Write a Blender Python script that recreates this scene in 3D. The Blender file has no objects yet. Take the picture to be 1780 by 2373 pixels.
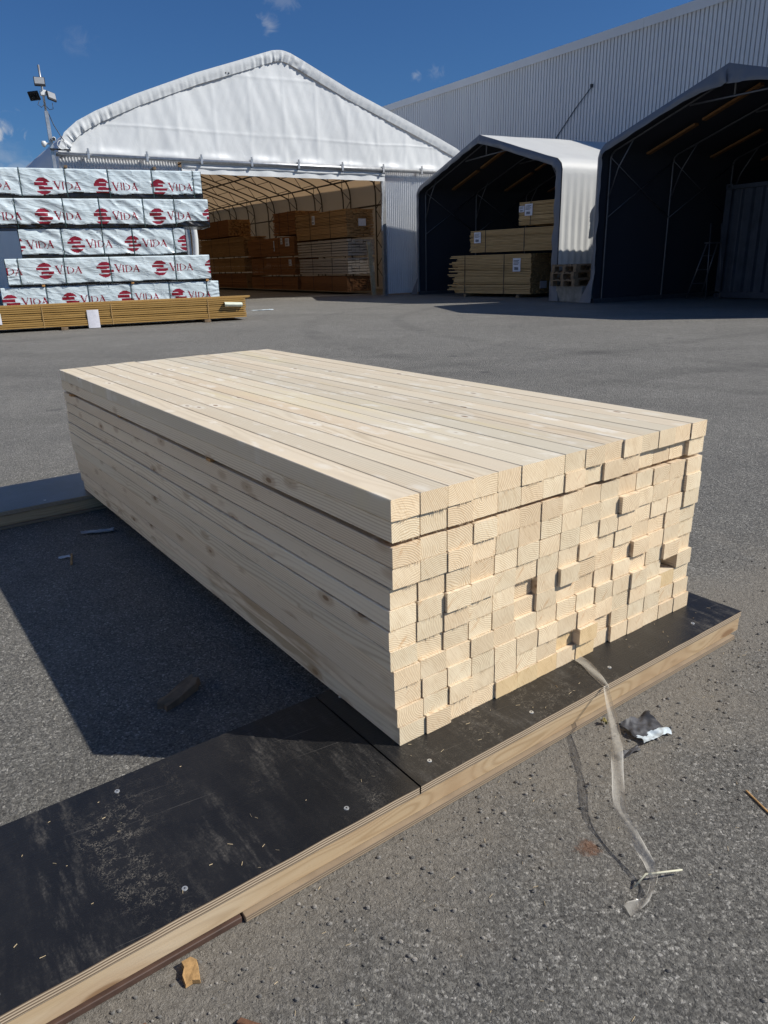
import bpy, math, random
from mathutils import Vector, Matrix, noise
R = math.radians
random.seed(7)
sc = bpy.context.scene
COL = sc.collection

# ------------------------------------------------------------------ camera
cd = bpy.data.cameras.new("camera")
cam = bpy.data.objects.new("camera", cd)
COL.objects.link(cam)
cd.sensor_fit = 'HORIZONTAL'
cd.sensor_width = 36.0
cd.lens = 36.0 * 1671.3 / 1780.0
cd.clip_start = 0.05
cd.clip_end = 3000
right = Vector((0.99960998, -0.00911801, -0.02639591))
up = Vector((0.02792637, 0.3263743, 0.94482799))
fwd = Vector((0.0, 0.94519663, -0.32650164))
M = Matrix((right, up, -fwd)).transposed().to_4x4()
M.translation = Vector((0, 0, 1.0452696))
cam.matrix_world = M
sc.camera = cam

# ------------------------------------------------------------------ sun and sky
SUN_EL, SUN_AZ = 41.6, 98.8            # degrees, azimuth clockwise from +Y
sd = bpy.data.lights.new("sun", 'SUN')
sd.energy = 5.0
sd.angle = R(0.5)
sd.color = (1.0, 0.95, 0.87)
so = bpy.data.objects.new("sun", sd)
COL.objects.link(so)
sv = Vector((math.sin(R(SUN_AZ)) * math.cos(R(SUN_EL)), math.cos(R(SUN_AZ)) * math.cos(R(SUN_EL)), math.sin(R(SUN_EL))))
so.rotation_euler = sv.to_track_quat('Z', 'Y').to_euler()
so.location = (20, -5, 30)

sc.view_settings.view_transform = 'Standard'
sc.view_settings.look = 'None'
sc.view_settings.exposure = 0.0
sc.view_settings.gamma = 1.0
sc.view_settings.use_curve_mapping = False

W = bpy.data.worlds.new("World")
sc.world = W
W.use_nodes = True


class NT:
    """small helper to write node trees"""
    def __init__(s, tree):
        s.t = tree
        s.n = tree.nodes
        s.l = tree.links

    def new(s, kind, **kw):
        nd = s.n.new(kind)
        for k, v in kw.items():
            setattr(nd, k, v)
        return nd

    def set(s, sock, v):
        if hasattr(v, 'is_output') or isinstance(v, bpy.types.NodeSocket):
            s.l.new(v, sock)
        else:
            sock.default_value = v

    def math(s, op, a, b=None, c=None, clamp=False):
        nd = s.n.new('ShaderNodeMath')
        nd.operation = op
        nd.use_clamp = clamp
        s.set(nd.inputs[0], a)
        if b is not None:
            s.set(nd.inputs[1], b)
        if c is not None:
            s.set(nd.inputs[2], c)
        return nd.outputs[0]

    def vmath(s, op, a, b=None, scale=None):
        nd = s.n.new('ShaderNodeVectorMath')
        nd.operation = op
        s.set(nd.inputs[0], a)
        if b is not None:
            s.set(nd.inputs[1], b)
        if scale is not None:
            s.set(nd.inputs['Scale'], scale)
        return nd.outputs['Value' if op in ('LENGTH', 'DISTANCE', 'DOT_PRODUCT') else 'Vector']

    def noise(s, vec, scale, detail=2.0, rough=0.5, dist=0.0, col=False):
        nd = s.n.new('ShaderNodeTexNoise')
        s.set(nd.inputs['Vector'], vec)
        nd.inputs['Scale'].default_value = scale
        nd.inputs['Detail'].default_value = detail
        nd.inputs['Roughness'].default_value = rough
        nd.inputs['Distortion'].default_value = dist
        return nd.outputs['Color' if col else 'Fac']

    def voro(s, vec, scale, feature='F1', out='Distance', rnd=1.0):
        nd = s.n.new('ShaderNodeTexVoronoi')
        nd.feature = feature
        s.set(nd.inputs['Vector'], vec)
        nd.inputs['Scale'].default_value = scale
        nd.inputs['Randomness'].default_value = rnd
        return nd.outputs[out]

    def ramp(s, fac, stops, interp='LINEAR'):
        nd = s.n.new('ShaderNodeValToRGB')
        nd.color_ramp.interpolation = interp
        el = nd.color_ramp.elements
        while len(el) < len(stops):
            el.new(0.5)
        for e, (p, c) in zip(el, stops):
            e.position = p
            e.color = (*c, 1) if isinstance(c, (tuple, list)) else (c, c, c, 1)
        s.set(nd.inputs[0], fac)
        return nd.outputs[0]

    def step(s, v, a, b):               # smooth map a..b to 0..1
        nd = s.n.new('ShaderNodeMapRange')
        nd.interpolation_type = 'SMOOTHSTEP'
        s.set(nd.inputs['Value'], v)
        nd.inputs['From Min'].default_value = a
        nd.inputs['From Max'].default_value = b
        return nd.outputs['Result']

    def mix(s, f, a, b, mode='MIX'):
        nd = s.n.new('ShaderNodeMix')
        nd.data_type = 'RGBA'
        nd.blend_type = mode
        s.set(nd.inputs[0], f)
        for k, v in ((6, a), (7, b)):
            if isinstance(v, (tuple, list)) and len(v) == 3:
                v = (*v, 1)
            s.set(nd.inputs[k], v)
        return nd.outputs[2]

    def sep(s, v):
        nd = s.n.new('ShaderNodeSeparateXYZ')
        s.set(nd.inputs[0], v)
        return nd.outputs

    def comb(s, x, y, z):
        nd = s.n.new('ShaderNodeCombineXYZ')
        for i, v in enumerate((x, y, z)):
            s.set(nd.inputs[i], v)
        return nd.outputs[0]

    def bump(s, h, strength, dist):
        nd = s.n.new('ShaderNodeBump')
        s.set(nd.inputs['Height'], h)
        nd.inputs['Strength'].default_value = strength
        nd.inputs['Distance'].default_value = dist
        return nd.outputs[0]


# world: clear blue Nishita sky with a few small clouds that stand in the sky itself
w = NT(W.node_tree)
w.n.clear()
sky = w.new('ShaderNodeTexSky', sky_type='NISHITA')
sky.sun_disc = False
sky.sun_elevation = R(SUN_EL)
sky.sun_rotation = R(SUN_AZ)
sky.altitude = 100
sky.air_density = 1.0
sky.dust_density = 0.8
sky.ozone_density = 3.0
tc = w.new('ShaderNodeTexCoord')
dirv = tc.outputs['Generated']
SKY_STRENGTH = 0.05


def cloud(direction, rad, stretch, seed, dens):
    d = Vector(direction).normalized()
    diff = w.vmath('SUBTRACT', dirv, tuple(d))
    sx = w.sep(diff)
    q = w.comb(w.math('MULTIPLY', sx[0], 1.0 / stretch), w.math('MULTIPLY', sx[1], 1.0 / stretch), sx[2])
    ln = w.vmath('LENGTH', q)
    nz = w.noise(w.vmath('ADD', dirv, (seed, seed * 2, 0)), 0.85 / rad, 7, 0.62, 0.8)
    f = w.math('SUBTRACT', w.math('MULTIPLY', nz, 2.6), w.math('ADD', w.math('DIVIDE', ln, rad), 0.62))
    return w.math('MULTIPLY', w.step(f, 0.0, 0.9), dens)


def pxdir(x, y):
    return fwd + right * ((x - 890) / 1671.3) - up * ((y - 1186) / 1671.3)


cl = None
for (x, y, rad, st, sd_, dn) in ((2, 298, 0.021, 1.5, 1.0, 0.9), (625, 60, 0.016, 1.1, 3.3, 0.30), (180, 98, 0.020, 1.5, 5.1, 0.07),
                                 (962, 176, 0.009, 1.2, 2.2, 0.25), (1014, 172, 0.013, 1.2, 8.2, 0.16), (60, 392, 0.028, 2.2, 6.4, 0.30), (655, 0, 0.018, 1.5, 9.3, 0.15),
                                 (-260, 330, 0.10, 1.8, 4.7, 0.8), (2300, 250, 0.12, 2.0, 7.7, 0.7)):
    c = cloud(pxdir(x, y), rad, st, sd_, dn)
    cl = c if cl is None else w.math('MAXIMUM', cl, c)
skyc = w.mix(1.0, sky.outputs[0], (0.56, 0.98, 1.50), 'MULTIPLY')
cols = w.mix(cl, skyc, (11, 11.4, 12))
bg = w.new('ShaderNodeBackground')
w.set(bg.inputs['Color'], cols)
bg.inputs['Strength'].default_value = SKY_STRENGTH
wo = w.new('ShaderNodeOutputWorld')
w.l.new(bg.outputs[0], wo.inputs['Surface'])


# ------------------------------------------------------------------ mesh helpers
class MB:
    def __init__(s):
        s.v, s.f, s.m = [], [], []

    def add(s, vs, fs, mi=0):
        o = len(s.v)
        s.v += [tuple(p) for p in vs]
        for f in fs:
            s.f.append(tuple(o + i for i in f))
            s.m.append(mi)
        return s

    def box(s, x0, x1, y0, y1, z0, z1, mi=0):
        return s.add([(x0, y0, z0), (x1, y0, z0), (x1, y1, z0), (x0, y1, z0), (x0, y0, z1), (x1, y0, z1), (x1, y1, z1), (x0, y1, z1)],
                     [(3, 2, 1, 0), (4, 5, 6, 7), (0, 1, 5, 4), (1, 2, 6, 5), (2, 3, 7, 6), (3, 0, 4, 7)], mi)

    def obox(s, c, dims, rot=(0, 0, 0), mi=0, cham=0.0):
        m = Matrix.Translation(c) @ (Matrix.Rotation(rot[2], 4, 'Z') @ Matrix.Rotation(rot[1], 4, 'Y') @ Matrix.Rotation(rot[0], 4, 'X'))
        b = MB()
        if cham:
            b.cbox(-dims[0] / 2, dims[0] / 2, -dims[1] / 2, dims[1] / 2, -dims[2] / 2, dims[2] / 2, cham)
        else:
            b.box(-dims[0] / 2, dims[0] / 2, -dims[1] / 2, dims[1] / 2, -dims[2] / 2, dims[2] / 2)
        return s.add([m @ Vector(p) for p in b.v], b.f, mi)

    def cbox(s, x0, x1, y0, y1, z0, z1, c=0.004, mi=0):
        """box with all vertical and horizontal edges chamfered"""
        vs, idx = [], {}
        for ix, X in ((0, x0), (1, x1)):
            for iy, Y in ((0, y0), (1, y1)):
                for iz, Z in ((0, z0), (1, z1)):
                    sx, sy, sz = (1, -1)[ix], (1, -1)[iy], (1, -1)[iz]
                    for k, p in enumerate(((X, Y + sy * c, Z + sz * c), (X + sx * c, Y, Z + sz * c), (X + sx * c, Y + sy * c, Z))):
                        idx[ix, iy, iz, k] = len(vs)
                        vs.append(p)
        F = []
        g = lambda *a: idx[a]
        for ix in (0, 1):
            q = [g(ix, 0, 0, 0), g(ix, 1, 0, 0), g(ix, 1, 1, 0), g(ix, 0, 1, 0)]
            F.append(q[::-1] if ix == 0 else q)
        for iy in (0, 1):
            q = [g(0, iy, 0, 1), g(1, iy, 0, 1), g(1, iy, 1, 1), g(0, iy, 1, 1)]
            F.append(q if iy == 0 else q[::-1])
        for iz in (0, 1):
            q = [g(0, 0, iz, 2), g(1, 0, iz, 2), g(1, 1, iz, 2), g(0, 1, iz, 2)]
            F.append(q[::-1] if iz == 0 else q)
        for a in (0, 1):
            for b in (0, 1):
                F.append((g(a, b, 0, 0), g(a, b, 0, 1), g(a, b, 1, 1), g(a, b, 1, 0)))
                F.append((g(a, 0, b, 0), g(a, 0, b, 2), g(a, 1, b, 2), g(a, 1, b, 0)))
                F.append((g(0, a, b, 1), g(0, a, b, 2), g(1, a, b, 2), g(1, a, b, 1)))
        for a in (0, 1):
            for b in (0, 1):
                for c_ in (0, 1):
                    F.append((g(a, b, c_, 0), g(a, b, c_, 1), g(a, b, c_, 2)))
        return s.add(vs, F, mi)

    def tube(s, pts, r, n=8, mi=0, cap=True):
        pts = [Vector(p) for p in pts]
        rs = r if isinstance(r, (list, tuple)) else [r] * len(pts)
        rings = []
        o = len(s.v)
        nrm = None
        for i, p in enumerate(pts):
            d = (pts[min(i + 1, len(pts) - 1)] - pts[max(i - 1, 0)]).normalized()
            if nrm is None:
                nrm = d.orthogonal().normalized()
            nrm = (nrm - d * nrm.dot(d)).normalized()
            bn = d.cross(nrm)
            for k in range(n):
                a = 2 * math.pi * k / n
                s.v.append(tuple(p + (nrm * math.cos(a) + bn * math.sin(a)) * rs[i]))
        for i in range(len(pts) - 1):
            for k in range(n):
                s.f.append((o + i * n + k, o + i * n + (k + 1) % n, o + (i + 1) * n + (k + 1) % n, o + (i + 1) * n + k))
                s.m.append(mi)
        if cap:
            s.f.append(tuple(o + k for k in range(n - 1, -1, -1)))
            s.f.append(tuple(o + (len(pts) - 1) * n + k for k in range(n)))
            s.m += [mi, mi]
        return s

    def grid(s, fn, nu, nv, mi=0, flip=False):
        o = len(s.v)
        for i in range(nu + 1):
            for j in range(nv + 1):
                s.v.append(tuple(fn(i / nu, j / nv)))
        for i in range(nu):
            for j in range(nv):
                a = o + i * (nv + 1) + j
                q = (a, a + nv + 1, a + nv + 2, a + 1)
                s.f.append(q[::-1] if flip else q)
                s.m.append(mi(i / nu, j / nv) if callable(mi) else mi)
        return s

    def prism(s, poly, h0, h1, axes='xz', mi=0):
        """extrude polygon given in two axes along the third"""
        def P(a, b, h):
            return {'xz': (a, h, b), 'xy': (a, b, h), 'yz': (h, a, b)}[axes]
        n = len(poly)
        vs = [P(a, b, h0) for a, b in poly] + [P(a, b, h1) for a, b in poly]
        fs = [tuple(range(n)), tuple(range(2 * n - 1, n - 1, -1))] + [(i, n + i, n + (i + 1) % n, (i + 1) % n) for i in range(n)]
        return s.add(vs, fs, mi)

    def build(s, name, mats, parent=None, smooth=False, loc=None, rz=0.0):
        me = bpy.data.meshes.new(name)
        me.from_pydata(s.v, [], s.f)
        for m_ in (mats if isinstance(mats, (list, tuple)) else [mats]):
            me.materials.append(m_)
        me.polygons.foreach_set('material_index', s.m)
        if smooth:
            me.polygons.foreach_set('use_smooth', [True] * len(s.f))
        me.update()
        o = bpy.data.objects.new(name, me)
        COL.objects.link(o)
        if parent is not None:
            o.parent = parent
        if loc is not None:
            o.location = loc
        o.rotation_euler.z = rz
        return o


def tag(o, label=None, cat=None, group=None, kind=None):
    if label:
        assert 4 <= len(label.split()) <= 16, (len(label.split()), label)
        o['label'] = label
    if cat:
        o['category'] = cat
    if group:
        o['group'] = group
    if kind:
        o['kind'] = kind
    return o


def thing(name, label, cat, loc=(0, 0, 0), rz=0.0, group=None):
    o = bpy.data.objects.new(name, None)
    COL.objects.link(o)
    o.empty_display_size = 0.2
    o.location = loc
    o.rotation_euler.z = rz
    return tag(o, label, cat, group)


def copy_tree(o, parent=None):
    c = o.copy()
    COL.objects.link(c)
    c.parent = parent
    for ch in list(o.children):
        copy_tree(ch, c)
    return c


def fn3(x, y, z=0.0):
    return noise.noise(Vector((x, y, z)))


# ------------------------------------------------------------------ materials
def mat(name):
    m = bpy.data.materials.new(name)
    m.use_nodes = True
    t = NT(m.node_tree)
    p = m.node_tree.nodes['Principled BSDF']
    return m, t, p


def simple(name, col, rough=0.6, var=0.12, scale=6.0, metal=0.0, spec=0.5, bump=0.0, bscale=60, coord='Object'):
    m, t, p = mat(name)
    v = t.new('ShaderNodeTexCoord').outputs[coord]
    n = t.noise(v, scale, 4, 0.6)
    lo = tuple(max(0, c * (1 - var)) for c in col)
    hi = tuple(c * (1 + var) for c in col)
    t.set(p.inputs['Base Color'], t.ramp(n, [(0.3, lo), (0.7, hi)]))
    p.inputs['Roughness'].default_value = rough
    p.inputs['Metallic'].default_value = metal
    p.inputs['Specular IOR Level'].default_value = spec
    if bump:
        t.set(p.inputs['Normal'], t.bump(t.noise(v, bscale, 3, 0.6), 0.5, bump))
    return m


def pine(name, base, dark, end=False, weather=0.0, stain=False, ringw=0.0036, contrast=0.5, knotcol=(0.25, 0.14, 0.07), rough=0.6, vary=0.14, kscale=(14.0, 6.0), kthr=1.0, wobble=0.02):
    """solid 3-D softwood: y runs along the grain, growth rings round a pith that differs per object"""
    m, t, p = mat(name)
    co = t.new('ShaderNodeTexCoord').outputs['Object']
    rnd = t.new('ShaderNodeObjectInfo').outputs['Random']
    wn = t.new('ShaderNodeTexWhiteNoise', noise_dimensions='1D')
    t.set(wn.inputs['W'], t.math('MULTIPLY', rnd, 917.3))
    rc = t.sep(wn.outputs['Color'])
    x, y, z = t.sep(co)
    rnd10 = t.math('MULTIPLY', rnd, 61.0)
    yy = t.math('ADD', y, rnd10)
    # pith position wanders slowly along the length
    vlong = t.comb(rnd10, t.math('MULTIPLY', yy, 1.0), 0.0)
    wob = t.sep(t.noise(vlong, 1.3, 2, 0.5, col=True))
    cx = t.math('MULTIPLY', t.math('SUBTRACT', rc[0], 0.5), 0.15)
    cz = t.math('MULTIPLY', t.math('SUBTRACT', rc[1], 0.5), 0.13)
    dx = t.math('SUBTRACT', t.math('SUBTRACT', x, cx), t.math('MULTIPLY', t.math('SUBTRACT', wob[0], 0.5), wobble))
    dz = t.math('SUBTRACT', t.math('SUBTRACT', z, cz), t.math('MULTIPLY', t.math('SUBTRACT', wob[1], 0.5), wobble))
    r = t.math('SQRT', t.math('ADD', t.math('MULTIPLY', dx, dx), t.math('MULTIPLY', dz, dz)))
    # knots: stretched cells, only those whose centre falls near the face show
    kv = t.comb(t.math('MULTIPLY', x, kscale[0]), t.math('MULTIPLY', yy, kscale[1]), t.math('ADD', t.math('MULTIPLY', z, kscale[0]), rnd10))
    kd = t.voro(kv, 1.0)
    r2 = t.math('ADD', r, t.math('MULTIPLY', t.step(kd, 0.30 * kthr, 0.05), 0.006 * kthr))
    rn = t.noise(t.comb(t.math('MULTIPLY', x, 30.0), t.math('MULTIPLY', yy, 2.0), t.math('MULTIPLY', z, 30.0)), 1.0, 2)
    ph = t.math('ADD', t.math('MULTIPLY', r2, 6.2832 / ringw), t.math('MULTIPLY', rn, 5.0))
    ring = t.math('MULTIPLY_ADD', t.math('SINE', ph), 0.5, 0.5)
    ring = t.math('POWER', ring, 1.8 if end else 2.5)
    ringmask = t.noise(t.comb(t.math('MULTIPLY', x, 14.0), t.math('MULTIPLY', yy, 0.7), t.math('MULTIPLY', z, 14.0)), 1.0, 2)
    ring = t.math('MULTIPLY', ring, t.step(ringmask, 0.18 if end else 0.24, 0.60))
    fib = t.noise(t.comb(t.math('MULTIPLY', x, 400.0), t.math('MULTIPLY', yy, 5.0), t.math('MULTIPLY', z, 400.0)), 1.0, 2, 0.6)
    blot = t.noise(t.comb(t.math('MULTIPLY', x, 10.0), t.math('MULTIPLY', yy, 1.6), t.math('MULTIPLY', z, 10.0)), 1.0, 3, 0.6)
    c = t.mix(t.math('MULTIPLY', ring, contrast), base, dark)
    if end:
        saw = t.noise(t.comb(t.math('MULTIPLY', t.math('ADD', x, t.math('MULTIPLY', z, 0.55)), 260.0), t.math('MULTIPLY', t.math('SUBTRACT', z, x), 22.0), rnd10), 1.0, 3, 0.7)
        c = t.mix(t.math('MULTIPLY', t.step(saw, 0.46, 0.72), 0.42), c, dark)
        heart = t.step(t.noise(t.comb(t.math('MULTIPLY', t.math('SUBTRACT', x, z), 55.0), rnd10, t.math('MULTIPLY', t.math('ADD', x, z), 12.0)), 1.0, 2), 0.62, 0.80)
        c = t.mix(t.math('MULTIPLY', heart, 0.5), c, (dark[0] * 1.0, dark[1] * 0.75, dark[2] * 0.5))
        hgt = t.math('ADD', saw, t.math('MULTIPLY', ring, 0.5))
        t.set(p.inputs['Normal'], t.bump(hgt, 0.35, 0.0015))
    else:
        c = t.mix(t.math('MULTIPLY', fib, 0.34), c, dark)
        scr = t.noise(t.comb(t.math('MULTIPLY', x, 90.0), t.math('MULTIPLY', yy, 14.0), t.math('MULTIPLY', z, 90.0)), 1.0, 3, 0.7)
        c = t.mix(t.math('MULTIPLY', t.step(scr, 0.60, 0.72), 0.35), c, dark)
        c = t.mix(t.step(blot, 0.45, 0.75), c, t.mix(0.35, c, (0.84, 0.74, 0.58)))
        kw = t.math('MULTIPLY', t.step(kd, (0.27 if weather else 0.24) * kthr, 0.13 * kthr), 0.9 if weather else 0.55)
        c = t.mix(kw, c, (0.86, 0.80, 0.68) if weather else (0.46, 0.31, 0.18))
        if weather:
            grey = t.noise(t.comb(t.math('MULTIPLY', x, 7.0), t.math('MULTIPLY', yy, 0.5), rnd10), 1.0, 3)
            c = t.mix(t.math('MULTIPLY', t.step(grey, 0.25, 0.6), weather), c, (0.65, 0.60, 0.475))
            yel = t.noise(t.comb(t.math('MULTIPLY', x, 9.0), t.math('MULTIPLY', yy, 1.1), t.math('ADD', rnd10, 7.7)), 1.0, 4, 0.7)
            c = t.mix(t.math('MULTIPLY', t.step(yel, 0.54, 0.70), 0.75), c, (0.72, 0.62, 0.40))
            wht = t.noise(t.comb(t.math('MULTIPLY', x, 16.0), t.math('MULTIPLY', yy, 5.0), t.math('ADD', rnd10, 3.1)), 1.0, 4, 0.7)
            c = t.mix(t.math('MULTIPLY', t.step(wht, 0.56, 0.68), 0.75), c, (0.80, 0.75, 0.64))
        c = t.mix(t.math('MULTIPLY', t.step(kd, 0.095 * kthr, 0.055 * kthr), 0.85), c, knotcol)
        if stain:
            st_ = t.noise(t.comb(t.math('MULTIPLY', x, 6.0), t.math('MULTIPLY', y, 1.9), t.math('MULTIPLY', z, 14.0)), 1.0, 4, 0.65)
            c = t.mix(t.math('MULTIPLY', t.step(st_, 0.47, 0.60), 0.6), c, (0.36, 0.22, 0.10))
        t.set(p.inputs['Normal'], t.bump(t.math('ADD', fib, t.math('MULTIPLY', ring, 0.6)), 0.25, 0.0008))
    val = t.math('MULTIPLY_ADD', rc[2], vary, 1.0 - vary * 0.55)
    vc = t.new('ShaderNodeCombineColor')
    t.set(vc.inputs[0], val)
    t.set(vc.inputs[1], t.math('MULTIPLY_ADD', rnd, vary * 0.35, t.math('SUBTRACT', val, vary * 0.18)))
    t.set(vc.inputs[2], t.math('MULTIPLY_ADD', rnd, vary * 0.6, t.math('SUBTRACT', val, vary * 0.3)))
    t.set(p.inputs['Base Color'], t.mix(1.0, c, vc.outputs[0], 'MULTIPLY'))
    p.inputs['Roughness'].default_value = rough
    p.inputs['Specular IOR Level'].default_value = 0.3
    return m


M_SIDE = pine('planed_pine', (0.87, 0.735, 0.545), (0.52, 0.37, 0.22), contrast=0.60, wobble=0.035, ringw=0.0056, kthr=1.15)
M_TOP = pine('weathered_pine', (0.81, 0.69, 0.51), (0.50, 0.385, 0.245), weather=0.58, contrast=0.75, vary=0.17, wobble=0.035, ringw=0.0058, kthr=1.1)
M_BOT = pine('stained_pine', (0.87, 0.735, 0.545), (0.52, 0.37, 0.22), stain=True, contrast=0.60, wobble=0.035, ringw=0.0056, kthr=1.15)
M_END = pine('sawn_end_grain', (0.90, 0.745, 0.515), (0.58, 0.40, 0.22), end=True, contrast=0.75, rough=0.8, ringw=0.0046, vary=0.20)
M_ENDY = pine('yellow_end_grain', (0.80, 0.60, 0.34), (0.52, 0.34, 0.16), end=True, contrast=0.5, rough=0.8)
M_PLANK = pine('weathered_plank', (0.56, 0.41, 0.245), (0.34, 0.215, 0.11), ringw=0.0038, contrast=0.55, rough=0.6, kscale=(12.0, 3.6), kthr=1.7, wobble=0.05)
M_TREAT = pine('brown_treated_wood', (0.34, 0.20, 0.065), (0.19, 0.10, 0.03), contrast=0.5, rough=0.5, vary=0.3)
M_TREATE = simple('brown_treated_end', (0.30, 0.18, 0.07), 0.8)
M_ROUGH = pine('rough_sawn_wood', (0.50, 0.36, 0.20), (0.30, 0.19, 0.09), contrast=0.4, rough=0.85, vary=0.3)
M_DARKW = pine('dark_sawn_wood', (0.30, 0.155, 0.07), (0.16, 0.075, 0.03), contrast=0.4, rough=0.85, vary=0.3)
M_PALEW = pine('grey_white_sawn_wood', (0.50, 0.43, 0.35), (0.32, 0.26, 0.20), contrast=0.4, rough=0.85, vary=0.2)
M_OLDW = simple('old_wood', (0.20, 0.14, 0.085), 0.85, 0.35, 18, bump=0.002)
M_BATTEN = simple('brown_roof_batten', (0.20, 0.095, 0.032), 0.85, 0.25, 12)
M_ORANGE = simple('orange_batten', (0.50, 0.26, 0.09), 0.8, 0.25, 12)


def asphalt():
    m, t, p = mat('asphalt')
    v = t.new('ShaderNodeTexCoord').outputs['Object']
    x, y, z = t.sep(v)
    v0 = v
    v = t.vmath('ADD', v, t.vmath('SCALE', t.vmath('SUBTRACT', t.noise(v, 140.0, 3, 0.7, col=True), (0.5, 0.5, 0.5)), scale=0.009))
    st = t.voro(v, 230.0, out='Color')                     # aggregate chips
    chip = t.sep(st)[0]
    vd = t.voro(v, 230.0)
    st2 = t.sep(t.voro(v, 105.0, out='Color'))[1]
    vd2 = t.voro(v, 105.0)
    v = v0
    g1 = t.noise(v, 120.0, 5, 0.75)
    g2 = t.noise(v, 9.0, 4, 0.65)
    big = t.noise(v, 0.55, 4, 0.6)
    c = t.ramp(chip, [(0.0, (0.035, 0.035, 0.034)), (0.45, (0.140, 0.136, 0.128)), (0.80, (0.235, 0.229, 0.213)), (0.94, (0.40, 0.39, 0.365)), (1.0, (0.66, 0.645, 0.61))])
    c = t.mix(t.step(vd2, 0.32, 0.22), c, t.ramp(st2, [(0.0, 0.08), (0.6, (0.165, 0.161, 0.152)), (1.0, (0.32, 0.312, 0.29))]))
    c = t.mix(0.45, c, t.ramp(g1, [(0.30, 0.045), (0.70, (0.295, 0.290, 0.272))]))
    c = t.mix(t.step(g2, 0.35, 0.75), t.mix(1.0, c, (0.84, 0.84, 0.85), 'MULTIPLY'), c)
    c = t.mix(t.step(big, 0.35, 0.7), t.mix(1.0, c, (0.88, 0.88, 0.88), 'MULTIPLY'), c)
    # tyre-polished darker sweep bands in the yard
    ang = t.math('ADD', t.math('MULTIPLY', y, 0.55), t.math('MULTIPLY', t.noise(v, 0.18, 2), 5.0))
    tw = t.noise(t.comb(t.math('MULTIPLY', x, 0.10), ang, 0.0), 1.4, 3, 0.6)
    c = t.mix(t.math('MULTIPLY', t.step(tw, 0.50, 0.68), 0.22), c, (0.075, 0.074, 0.074))
    for (cx_, cy_, r0, wd, am_) in ((9.0, 14.0, 8.6, 0.22, 0.30), (9.0, 14.0, 10.3, 0.24, 0.28), (-4.0, 22.0, 15.0, 0.25, 0.25), (-4.0, 22.0, 16.7, 0.25, 0.25), (3.0, 30.0, 21.5, 0.3, 0.22), (3.0, 30.0, 23.1, 0.3, 0.22)):
        rr_ = t.vmath('DISTANCE', t.comb(x, y, 0.0), (cx_, cy_, 0.0))
        bd = t.math('ABSOLUTE', t.math('SUBTRACT', t.math('ADD', rr_, t.math('MULTIPLY', t.noise(v, 0.8, 3), 0.5)), r0 + 0.25))
        c = t.mix(t.math('MULTIPLY', t.math('MULTIPLY', t.step(bd, wd, wd * 0.3), t.step(t.noise(v, 1.1, 4, 0.7), 0.35, 0.7)), am_ * 1.3), c, (0.055, 0.054, 0.053))
    dsty = t.noise(v, 1.4, 6, 0.7)
    c = t.mix(t.math('MULTIPLY', t.step(dsty, 0.52, 0.78), 0.35), c, (0.24, 0.235, 0.22))
    spot = t.voro(v, 1.3)
    c = t.mix(t.math('MULTIPLY', t.step(t.math('ADD', spot, t.math('MULTIPLY', t.noise(v, 9.0, 4, 0.7), 0.10)), 0.16, 0.09), 0.45), c, (0.05, 0.05, 0.052))
    # fine grey-brown dirt swept up along the front of the plank platform
    vv = t.math('ADD', t.math('MULTIPLY', x, -0.5856), t.math('MULTIPLY', y, 0.8106))
    dn = t.noise(v, 3.2, 5, 0.65)
    vq = t.math('ADD', vv, t.math('MULTIPLY', t.math('SUBTRACT', dn, 0.5), 0.75))
    dm = t.math('MULTIPLY', t.step(vq, 0.55, 0.86), t.step(vq, 1.35, 1.0))
    fine = t.noise(v, 420.0, 3, 0.7)
    dirt = t.ramp(fine, [(0.3, (0.075, 0.068, 0.059)), (0.7, (0.21, 0.193, 0.168))])
    c = t.mix(t.math('MULTIPLY', dm, 0.80), c, dirt)
    rel = t.noise(v, 62.0, 6, 0.72, 0.6)
    pit_shade = t.math('MULTIPLY', t.step(rel, 0.44, 0.30), t.math('SUBTRACT', 1.0, t.math('MULTIPLY', dsty, 0.4)))
    c = t.mix(t.math('MULTIPLY', pit_shade, 0.8), c, (0.028, 0.027, 0.026))  # shade of the relief pits painted into the colour
    c = t.mix(1.0, c, (1.48, 1.455, 1.39), 'MULTIPLY')
    # a rust mark
    rx = t.vmath('DISTANCE', v, (0.366, 1.067, 0.0))
    rm = t.math('SUBTRACT', t.noise(v, 55.0, 4, 0.7), t.math('MULTIPLY', rx, 14.0))
    c = t.mix(t.math('MULTIPLY', t.step(rm, 0.10, 0.40), 0.7), c, (0.19, 0.085, 0.04))
    t.set(p.inputs['Base Color'], c)
    t.set(p.inputs['Roughness'], t.math('MULTIPLY_ADD', g1, 0.3, 0.55))
    p.inputs['Specular IOR Level'].default_value = 0.25
    h = t.math('ADD', t.math('MULTIPLY', t.math('MULTIPLY', vd, -0.45), t.math('SUBTRACT', 1.0, t.math('MULTIPLY', dm, 0.7))), t.math('MULTIPLY', t.step(vd2, 0.35, 0.12), t.math('MULTIPLY', st2, 0.55)))
    h = t.math('ADD', t.math('MULTIPLY', h, 0.6), t.math('MULTIPLY', g1, 0.35))
    h = t.math('ADD', h, t.math('MULTIPLY', rel, t.math('MULTIPLY_ADD', dm, -1.3, 2.4)))
    t.set(p.inputs['Normal'], t.bump(h, 1.0, 0.0075))
    return m


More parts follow.
